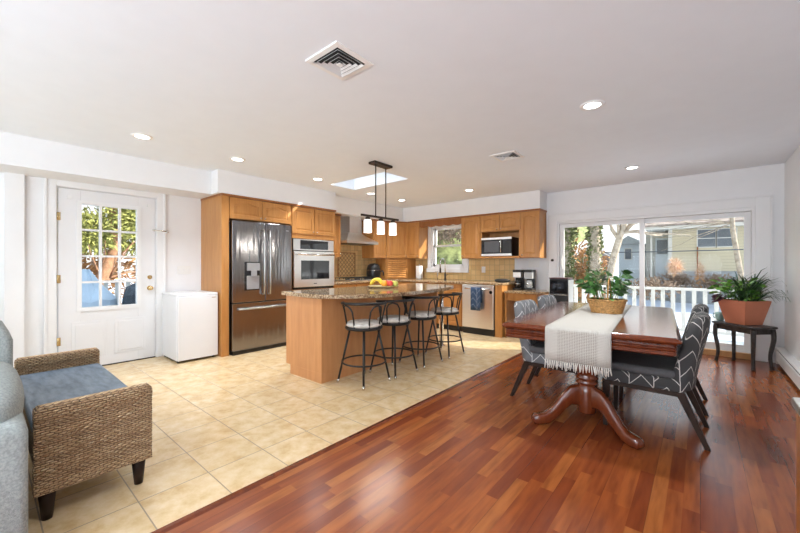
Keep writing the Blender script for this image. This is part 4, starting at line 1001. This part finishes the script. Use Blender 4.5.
for i in range(170):   # thin arching strap leaves, fullest at the right
    a_ = random.gauss(0, 1.3); p = loc45((.03+random.uniform(-.08, .08), random.uniform(-.1, .1), .26)); el = random.uniform(.6, 1.6)
    hz = Vector(loc45((math.cos(a_), math.sin(a_)*.7, 0))).normalized(); Ls = random.uniform(.28, .54); q = []
    for k in range(6):
        v_ = k/5; e_ = el - v_*v_*random.uniform(1.0, 1.7); q.append(p if k == 0 else q[-1] + (hz*math.cos(e_)+Vector((0,0,math.sin(e_))))*Ls/5)
    q = [Vector(v_q) for v_q in q]
    for v_q in q:
        wx = (v_q.x - v_q.y)*.7071
        if wx > .34: ex = (wx-.34)*.7071; v_q.x -= ex; v_q.y += ex
    s_ = hz.cross(Vector((0,0,1))).normalized(); w_ = [.004, .007, .008, .007, .005, .001]
    ld_.loft([[tuple(q[k]+s_*w_[k]), tuple(q[k]-s_*w_[k])] for k in range(6)], False, False, True, closed=False)
for i in range(190):
    a_ = random.uniform(0, 2*PI); r_ = random.uniform(0, .20); p = loc45((-.06+r_*math.cos(a_), r_*.8*math.sin(a_), random.uniform(.28, .52))); (lb if random.random() < .5 else lg).leaf(p, loc45((math.cos(a_), math.sin(a_), random.uniform(-.1, 1))), random.uniform(.06, .11), random.uniform(.03, .05), .35)
for i in range(36):
    a_ = random.uniform(2.3, 4.4); p = loc45((-.13+.07*math.cos(a_), .1*math.sin(a_), random.uniform(.27, .34))); lp_.leaf(p, loc45((math.cos(a_), math.sin(a_), random.uniform(-.2, .5))), .10, .04, .4)
for i in range(14):
    a_ = random.uniform(0, 2*PI); p = loc45((-.05+.1*math.cos(a_), .08*math.sin(a_), .26)); st.append(MB()); st[-1].tube([p, p+loc45((.03*math.cos(a_), .03*math.sin(a_), .16))], .003, 5)
[part('stem', q, M['leaf'], t_) for q in st]; part('leaves', lg, M['leaf'], t_); part('light_leaves', lb, M['leaf_bright'], t_); part('strap_leaves', ld_, M['leaf_dark'], t_); part('purple_leaves', lp_, M['leaf_purple'], t_)
t_ = thing('mug', 'pale teal mug beside the terracotta planter', 'mug', (.195, 6.075, .501), 2.6)
part('cup', MB().loft([[(r_*math.cos(2*PI*k/24), r_*math.sin(2*PI*k/24), z_) for k in range(24)] for r_, z_ in ((.03, 0), (.042, .02), (.048, .06), (.044, .105), (.040, .105), (.043, .06), (.03, .01))], True, True, True), M['teal'], t_)
part('handle', MB().tube([(.042, 0, .085), (.07, 0, .085), (.078, 0, .055), (.068, 0, .028), (.044, 0, .03)], .006, 8), M['teal'], t_)
# ================================================================== HEATER, RIGHT EDGE CABINET
t_ = thing('baseboard_heater', 'long white baseboard heater along the right wall', 'heater', (.75, 4.2, 0), world=True)
m = MB(); m.prism([(XR-.001, .02), (XR-.001, .20), (.735, .20), (.715, .19), (.715, .182), (.765, .172), (.765, .03), (.75, .02)], 2.4, 6.28, 'y'); part('back_plate', m, M['heater'], t_)
m = MB(); m.prism([(.712, .04), (.712, .155), (.722, .162), (.722, .04)], 2.4, 6.28, 'y'); part('front_cover', m, M['heater'], t_)
part('fin_slot', MB().box(.724, .762, 2.42, 6.26, .06, .150), M['black_iron'], t_)
for yy in (2.39, 6.28): part('end_cap', MB().box(.71, XR-.001, yy-.01, yy+.03, .0, .202), M['heater'], t_, bev=.004)
t_ = thing('console_table', 'wooden cabinet with rounded silver-grey top edge at the right picture edge', 'cabinet', (.5, 1.9, 0), world=True)
m = MB(); m.loft([[(x_, y_, z_) for x_, y_ in [(.236-e_, 1.79+e_), (.787, 1.79+e_), (.787, 1.2), (.236-e_, 1.2)]] for e_, z_ in ((-.02, .715), (-.004, .722), (.0, .737), (-.004, .752), (-.02, .758))], sm=False); part('top', m, M['steel'], t_, bev=.003)
m = MB(); m.box(.246, .785, 1.22, 1.765, .05, .714); part('cabinet_body', m, cabinet_wood('console_wood', (.25,.08,.02), (.36,.13,.035), (.45,.18,.05)), t_, bev=.004)
for xx in (.28, .75):
    for yy in (1.24, 1.74): part('foot', MB().cyl((xx, yy, 0), (xx, yy, .05), .02, .02, 8), M['black_wood'], t_)
# ================================================================== BENCH AND SOFA
t_ = thing('wicker_bench', 'woven seagrass bench with slate blue seat and raised ends', 'bench', (-3.0, .39, 0))
def weave_panel(xc, th, y0, y1, z0, z1, rows=34, stakes=24, curl=.0):
    """closed loop section in X-Y swept over z, with woven relief"""
    K = 96; loops = []; nv = rows*4
    hy = (y1-y0)/2; yc = (y0+y1)/2
    per = []
    for k in range(K):
        a_ = 2*PI*k/K; per.append((math.copysign(abs(math.cos(a_))**.35, math.cos(a_)), math.copysign(abs(math.sin(a_))**.35, math.sin(a_))))
    # resample perimeter evenly in y on long faces
    pts = []; n1 = 60
    for k in range(n1): pts.append((1, -1+2*k/n1))
    for k in range(4): pts.append((1-2*k/4, 1))
    for k in range(n1): pts.append((-1, 1-2*k/n1))
    for k in range(4): pts.append((-1+2*k/4, -1))
    for i in range(nv+1):
        v_ = i/nv; z = z0+(z1-z0)*v_; row = int(v_*rows); roll = 0; tt = th
        if v_ > .93: f_ = (v_-.93)/.07; tt = th*math.sqrt(max(.04, 1-f_*f_*.95))
        if v_ > .84: roll = .012
        ey = 0
        if v_ > .93: ey = .02*f_**2
        lp = []
        for (sx_, sy_) in pts:
            ph = (sy_*hy)*stakes*PI/(2*hy)
            d = .0045*abs(math.sin(PI*v_*rows))*(1+.95*math.sin(ph+PI*row))
            lp.append((xc + sx_*(tt/2+d+roll*.5), yc + sy_*(hy-ey+(d if abs(sy_) == 1 else 0)), z))
        loops.append(lp)
    return MB().loft(loops, True, True, True)
for xc, nm in ((.66, 'end_panel'), (-.66, 'end_panel')):
    part(nm, weave_panel(xc, .05, -.225, .225, .14, .55), M['wicker'], t_)
m = MB(); m.loft(rbox_loops(-.63, .63, -.225, .225, .39, .435, .012), sm=True); part('seat_cushion', m, M['slate'], t_)
part('seat_rail', weave_panel(0, .04, -.2, .2, .0, .001) if False else MB().box(-.63, .63, -.215, .215, .20, .39), M['wicker'], t_)
for sx_ in (-1, 1):
    for sy_ in (-1, 1):
        m = MB(); m.lathe([(.02, 0), (.035, .15)], (.63*sx_, .18*sy_, 0), 4 if False else 16); part('leg', m, M['black_wood'], t_)
# sofa: arm end next to the bench
t_ = thing('sofa', 'heather grey upholstered sofa arm at the lower left edge', 'sofa', (-2.45, -.9, 0), world=True)
m = MB(); m.loft(rbox_loops(-2.95, -1.97, -.12, .125, .05, .60, .04), sm=True); part('arm_panel', m, M['sofa'], t_)
m = MB(); m.ell((-2.52, .008, .60), (.50, .130, .12), 24, 14, .75); part('arm_cushion', m, M['sofa'], t_)
m = MB(); m.loft(rbox_loops(-3.25, -2.80, -1.9, .12, .30, .90, .10), sm=True); part('back_cushion', m, M['sofa'], t_)
m = MB(); m.loft(rbox_loops(-3.25, -1.98, -1.9, -.12, .05, .32, .03), sm=True); part('base', m, M['sofa'], t_)
m = MB(); m.loft(rbox_loops(-2.85, -1.95, -1.88, -.13, .31, .48, .05), sm=True); part('seat_cushion', m, M['sofa'], t_)
m = MB()
for xx in (-3.15, -2.1):
    for yy in (-1.8, 0.0): m.box(xx-.03, xx+.03, yy-.03, yy+.03, 0, .05)
part('feet', m, M['black_wood'], t_)
# ================================================================== OUTSIDE
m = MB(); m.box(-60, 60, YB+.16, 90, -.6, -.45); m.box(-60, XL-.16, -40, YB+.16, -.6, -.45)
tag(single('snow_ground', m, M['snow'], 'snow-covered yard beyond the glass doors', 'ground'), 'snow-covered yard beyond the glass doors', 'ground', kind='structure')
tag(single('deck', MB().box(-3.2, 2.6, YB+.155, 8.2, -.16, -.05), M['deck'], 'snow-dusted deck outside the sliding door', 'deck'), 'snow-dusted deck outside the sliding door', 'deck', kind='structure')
def railing(label, p0, p1, ztop, zdeck, n):
    p0 = Vector(p0); p1 = Vector(p1); t_ = thing('deck_railing', label, 'railing', ((p0.x+p1.x)/2, (p0.y+p1.y)/2, zdeck), world=True)
    d = (p1-p0).normalized(); s_ = Vector((-d.y, d.x)); 
    def ob(m_, a, b, hw_, z0, z1):
        m_.prism([tuple(a+s_*hw_), tuple(b+s_*hw_), tuple(b-s_*hw_), tuple(a-s_*hw_)], z0, z1)
    m_ = MB(); ob(m_, p0, p1, .045, ztop-.045, ztop); part('top_rail', m_, M['rail'], t_)
    m_ = MB(); ob(m_, p0, p1, .025, zdeck+.08, zdeck+.13); part('bottom_rail', m_, M['rail'], t_)
    L = (p1-p0).length
    for k in range(n):
        c_ = p0+d*(L*(k+.5)/n); m_ = MB(); ob(m_, c_-d*.03, c_+d*.03, .014, zdeck+.12, ztop-.045); part('baluster', m_, M['rail'], t_)
    for c_ in (p0, p1): m_ = MB(); ob(m_, c_-d*.05, c_+d*.05, .05, zdeck, ztop+.03); part('post', m_, M['rail'], t_)
railing('white slatted deck railing outside the sliding glass door', (-3.1, 8.1), (2.5, 8.1), .80, -.05, 38)
railing('white railing with narrow bars seen through the entry door', (-8.2, -.4), (-8.2, 3.2), .93, -.1, 22)
# side deck
tag(single('side_deck', MB().box(-8.4, XL-.155, -1.5, 3.4, -.25, -.1), M['deck'], 'snowy deck outside the entry door', 'deck'), 'snowy deck outside the entry door', 'deck', kind='structure')
# covered furniture outside the entry door
m = MB()
def lumps(cx_, cy_, w_, d_, z0, hs, seed):
    random.seed(seed); m_ = MB(); K = 18; loops = []
    for i, (z_, s_) in enumerate(hs):
        loops.append([(cx_+w_*s_*math.cos(2*PI*k/K)*(1+.10*random.uniform(-1,1)), cy_+d_*s_*math.sin(2*PI*k/K)*(1+.10*random.uniform(-1,1)), z0+z_+(.03*random.uniform(-1,1) if i else 0)) for k in range(K)])
    return m_.loft(loops, True, True, False)
single('covered_patio_table', lumps(-7.5, 1.1, .45, .42, -.1, [(0, 1), (.4, .97), (.75, .9), (.95, .55), (1.22, .14)], 3), M['tarp'], 'patio set under a peaked light blue tarp outside the entry door', 'covered furniture')
single('covered_grill', lumps(-7.3, 1.75, .26, .22, -.1, [(0, 1), (.5, 1), (.8, .95), (.93, .7), (.99, .3)], 4), M['charcoal_cover'], 'grill under a dark cover outside the entry door', 'covered grill')
# trees
def tree(name, label, pts, rads, mat, blobs, leafm, n, L, w, cat='tree', group=None, limbs=()):
    t_ = thing(name, label, cat, tuple(pts[0]), world=True, group=group)
    part('trunk', MB().tube(pts, rads, 10), mat, t_)
    for lp in limbs: part('limb', MB().tube(lp[0], lp[1], 8), mat, t_)
    if blobs:
        m_ = MB()
        for c_, r_ in blobs: m_.cloud(c_, r_, n, L, w, .3)
        part('foliage', m_, leafm, t_)
    return t_
random.seed(21)
tree('ivy_tree', 'trunk wrapped in dark ivy at the left of the sliding door view', [(-3.55, 13, -.5), (-3.5, 13, 1.5), (-3.45, 13, 4)], [.16, .15, .12], M['bark'], [((-3.52, 13, .8), (.30, .25, 1.2)), ((-3.46, 13, 2.6), (.32, .26, 1.2))], M['ivy'], 1300, .10, .09)
tree('ivy_tree', 'ivy-covered upright trunk just left of the leaning tree', [(-2.62, 13, -.5), (-2.62, 13, 1.4), (-2.66, 13, 4)], [.20, .17, .14], M['bark'], [((-2.60, 13, .4), (.36, .25, .9)), ((-2.64, 13, 2.2), (.24, .2, 1.5))], M['ivy'], 1300, .09, .08)
def branchset(p, d, n, L, r):
    out = []
    for i in range(n):
        q = Vector(p); dd = (Vector(d)+Vector((random.gauss(0,.5), random.gauss(0,.3), random.gauss(0,.35)))).normalized(); pts = [tuple(q)]
        for k in range(5): q = q+dd*L/5; dd = (dd+Vector((random.gauss(0,.2), random.gauss(0,.15), random.gauss(.05,.18)))).normalized(); pts.append(tuple(q))
        out.append((pts, [r*(1-k/6.5) for k in range(6)]))
    return out
tree('bare_tree', 'pale bare tree leaning right in the left glass pane', [(-2.28, 12.6, -.5), (-2.22, 12.6, .5), (-2.02, 12.6, 1.5), (-1.78, 12.6, 2.4), (-1.45, 12.6, 3.6)], [.14, .115, .10, .09, .06], M['bark'], [], None, 0, 0, 0,
     limbs=branchset((-1.9, 12.6, 2.0), (-.3, 0, 1), 4, 1.8, .05) + branchset((-1.75, 12.6, 2.2), (1, 0, .5), 5, 1.6, .045))
tree('bare_tree', 'slim pale trunk in front of the beige house right windows', [(1.05, 17, -.5), (1.12, 17, .6), (.98, 17, 1.6), (.88, 17, 2.4), (.80, 17, 4)], [.10, .085, .075, .07, .06], M['bark'], [], None, 0, 0, 0, limbs=branchset((.85, 17, 2.7), (-1, 0, -.05), 9, 2.6, .018))
def brush(label, c_, r_, n, L, w, mat, cat='shrub', name='dry_shrub', shell=.1):
    m_ = MB(); m_.cloud(c_, r_, n, L, w, shell)
    single(name, m_, mat, label, cat)
brush('orange-brown dry brush beside the left ivy trunk', (-2.95, 13.8, .9), (.75, .5, 1.1), 1300, .16, .05, M['brush'])
brush('golden dry brush under the twin ivy trunks', (-2.75, 12.4, .35), (.55, .3, .45), 600, .13, .04, M['brush'])
brush('tall rusty brush filling the far left background', (-4.6, 16, 1.2), (1.6, .8, 1.6), 1600, .25, .07, M['brush'])
brush('low dry hedge below the small grey house', (-1.3, 14.5, .45), (.9, .4, .35), 700, .13, .04, M['twig'])
brush('brown dry hedge in front of the beige house, left part', (-.75, 18.2, .55), (.9, .4, .35), 900, .16, .04, M['twig'])
brush('brown dry hedge in front of the beige house, right part', (.55, 18.2, .50), (.8, .4, .32), 900, .16, .04, M['twig'])
brush('peach coloured grass plume beside the beige house corner', (-.72, 17.4, 1.15), (.22, .2, .35), 260, .14, .05, pbr('peach_plume', (.75,.48,.28), .9, var=.25))
brush('rust grass tuft by the thin pipe on the beige house', (.0, 17.6, .85), (.14, .14, .45), 120, .14, .04, M['brush'])
# beige house
t_ = thing('beige_house', 'beige clapboard house with double window beyond the deck', 'house', (2, 22, -.5), world=True)
HY0 = 20.0
part('siding_wall', MB().box(-1.03, 9, HY0, 26, .97, 2.80), M['siding'], t_)
part('foundation', MB().box(-1.03, 9, HY0+.03, 26, -.5, .97), M['foundation'], t_)
part('porch_wall', MB().box(-2.0, -1.03, HY0+.8, 26, -.5, 2.75), siding('shaded_grey_siding', (.44,.43,.38), (.34,.33,.30), .13), t_)  # porch shadow is put into this darker copy of the siding colour
part('corner_board', MB().box(-1.09, -.95, HY0-.03, HY0+.05, .6, 2.80), M['rail'], t_)
part('porch_post', MB().box(-1.75, -1.68, HY0-.02, HY0+.05, -.5, 2.80), M['rail'], t_)
part('fascia', MB().box(-1.9, 9.3, HY0-.45, HY0-.38, 2.80, 2.96), M['rail'], t_); part('soffit', MB().box(-1.9, 9.3, HY0-.40, HY0+.9, 2.80, 2.83), M['rail'], t_)
m = MB(); m.prism([(HY0-.5, 2.94), (HY0-.5, 3.02), (23, 4.1), (26.5, 2.94)], -2.0, 9.5, 'x'); part('roof', m, M['roof'], t_)
for a_, b_ in ((-.07, .50), (.55, 1.13)):
    m = MB()
    for q in ((a_-.04, a_, 1.96, 2.76), (b_, b_+.04, 1.96, 2.76), (a_, b_, 2.72, 2.76), (a_, b_, 1.96, 2.0), (a_, b_, 2.34, 2.37)): m.box(q[0], q[1], HY0-.04, HY0+.01, q[2], q[3])
    wf = part('window_frame', m, M['rail'], t_); part('window_glass', MB().box(a_, b_, HY0-.02, HY0+.0, 2.0, 2.72), M['pane_dark'], wf)
m = MB(); m.box(-1.62, -1.1, HY0+.76, HY0+.80, -.3, 2.5); df = part('porch_door', m, M['grey_siding'], t_); part('door_glass', MB().box(-1.56, -1.16, HY0+.74, HY0+.76, 1.75, 2.4), M['pane_dark'], df)
part('wall_pipe', MB().cyl((-.08, HY0-.06, .6), (-.08, HY0-.06, 2.0), .025, .025, 8), M['cab_dark'], t_)
m = MB(); m.tube([(-12, 16.5, 1.75), (-1, 16.5, 1.72), (9, 16.5, 1.80)], .018, 6); m.cyl((-12, 16.5, -.5), (-12, 16.5, 1.8), .05); m.cyl((9, 16.5, -.5), (9, 16.5, 1.8), .05)
single('utility_line', m, M['charcoal_cover'], 'dark cable strung across in front of the beige house', 'cable')
# distant grey house, shed, fence
t_ = thing('grey_house', 'blue-grey house beyond the leaning tree', 'house', (-2.6, 22, -.5), world=True)
part('siding_wall', MB().box(-3.3, -2.35, 22, 26, -.5, 2.35), siding('blue_grey_siding', (.66,.71,.74), (.52,.57,.60), .16), t_)
m = MB(); m.prism([(-3.5, 2.3), (-2.85, 2.75), (-2.2, 2.3)], 21.7, 26, 'y'); part('roof', m, M['foundation'], t_)
wf = part('window_frame', MB().box(-3.05, -2.7, 21.96, 22.0, 1.5, 2.1), M['rail'], t_); part('window_glass', MB().box(-3.01, -2.74, 21.94, 21.96, 1.54, 2.06), M['pane_dark'], wf)
t_ = thing('shed', 'low brown shed with snowy roof between the two trunks', 'shed', (-3.8, 18, -.5), world=True)
part('shed_wall', MB().box(-4.3, -3.2, 18, 19.5, -.5, 1.65), pbr('shed_board', (.30,.22,.17), .8), t_); m = MB(); m.prism([(-4.45, 1.62), (-3.75, 2.0), (-3.05, 1.62)], 17.8, 19.7, 'y'); part('roof', m, pbr('shed_roof', (.32,.30,.29), .8), t_)
t_ = thing('lattice_fence', 'green mesh fence panels between the ivy trunks', 'fence', (-3.2, 14, -.5), world=True)
for k in range(3):
    x_ = -3.45+.28*k
    part('mesh_panel', MB().box(x_, x_+.24, 14, 14.03, -.5, 1.5), M['green_fence'], t_); part('post', MB().box(x_+.24, x_+.28, 13.98, 14.04, -.5, 1.6), M['rail'], t_)
# grassy bank beyond sink window
m = MB(); K = 24; random.seed(9); loops = []
for i, (yy, zz) in enumerate(((8.6, -.5), (9.2, .1), (10.2, 1.0), (11.2, 1.9), (12.5, 3.2), (15, 5.2), (22, 6.5))):
    loops.append([(-17 + 13*k/K, yy, zz+random.uniform(-.08, .08) - (max(0, k-18)*.55 if i > 0 else 0)) for k in range(K+1)])
m.loft(loops, False, False, True, closed=False); single('grass_bank', m, M['grass_bank'], 'mossy green bank rising outside the sink window', 'hillside', kind='structure')
for i, (x_, z_) in enumerate(((-9.3, 2.2), (-8.3, 2.3), (-7.3, 2.4), (-6.5, 2.3))):
    m_ = MB(); m_.cloud((x_, 11.0, z_+.1), (.7, .5, .45), 500, .16, .05, .2)
    single('bank_shrub', m_, M['twig'], ['leftmost brown shrub on the bank outside the sink window', 'second brown shrub from the left on the bank', 'third brown shrub from the left on the bank', 'rightmost brown shrub on the bank outside the sink window'][i], 'shrub', 'brown shrubs on the bank')
# evergreens outside the entry door
for i, (x_, y_) in enumerate(((-11.5, .9), (-11.2, 2.1), (-12.0, 3.4), (-12.0, -.2))):
    random.seed(40+i)
    bl = [((x_+random.uniform(-.3,.3), y_+random.uniform(-.6,.6), z_), (.9, .75, .55)) for z_ in (2.0, 2.5, 3.1, 3.8)]
    tree('evergreen_tree', ['yellow-green evergreen left of centre through the entry door', 'yellow-green evergreen with curved trunk through the entry door', 'farthest right evergreen outside the entry door', 'farthest left evergreen outside the entry door'][i],
         [(x_, y_, -.5), (x_+.1, y_+.25*(-1)**i, .7), (x_, y_+.1, 1.6), (x_, y_, 4)], [.16, .14, .12, .06], M['bark_brown'], bl, M['evergreen'], 1500, .15, .04, limbs=branchset((x_, y_, .9), (0, .7, .6), 4, 1.2, .03)+branchset((x_, y_, .8), (0, -.7, .6), 4, 1.2, .03))
brush('brown undergrowth behind the evergreens', (-13.5, 1.5, 1.0), (1.0, 4.0, 1.3), 2600, .25, .06, M['brush'])
# deck chair of white wire
t_ = thing('patio_chair', 'white wire patio chair on the snowy deck', 'chair', (-1.35, 7.3, -.05), .4)
m = MB(); m.tube([(.22*math.cos(2*PI*k/20), .22*math.sin(2*PI*k/20), .42) for k in range(20)], .01, 6, closed=True)
for k in range(-3, 4): x_ = .06*k; m.cyl((x_, -math.sqrt(.0484-x_*x_), .42), (x_, math.sqrt(.0484-x_*x_), .42), .005, .005, 5)
part('seat', m, M['white_wire'], t_)
m = MB(); m.tube([(-.2, .15, .42), (-.24, .22, .65), (-.16, .25, .82), (0, .26, .88), (.16, .25, .82), (.24, .22, .65), (.2, .15, .42)], .01, 6)
for k in range(-2, 3): m.cyl((.07*k, .21, .42), (.06*k, .26, .86-.02*abs(k)), .005, .005, 5)
part('backrest', m, M['white_wire'], t_)
for sx_ in (-1, 1):
    for sy_ in (-1, 1): part('leg', MB().cyl((.15*sx_, .15*sy_, .42), (.22*sx_, .22*sy_, 0), .01, .01, 6), M['white_wire'], t_)
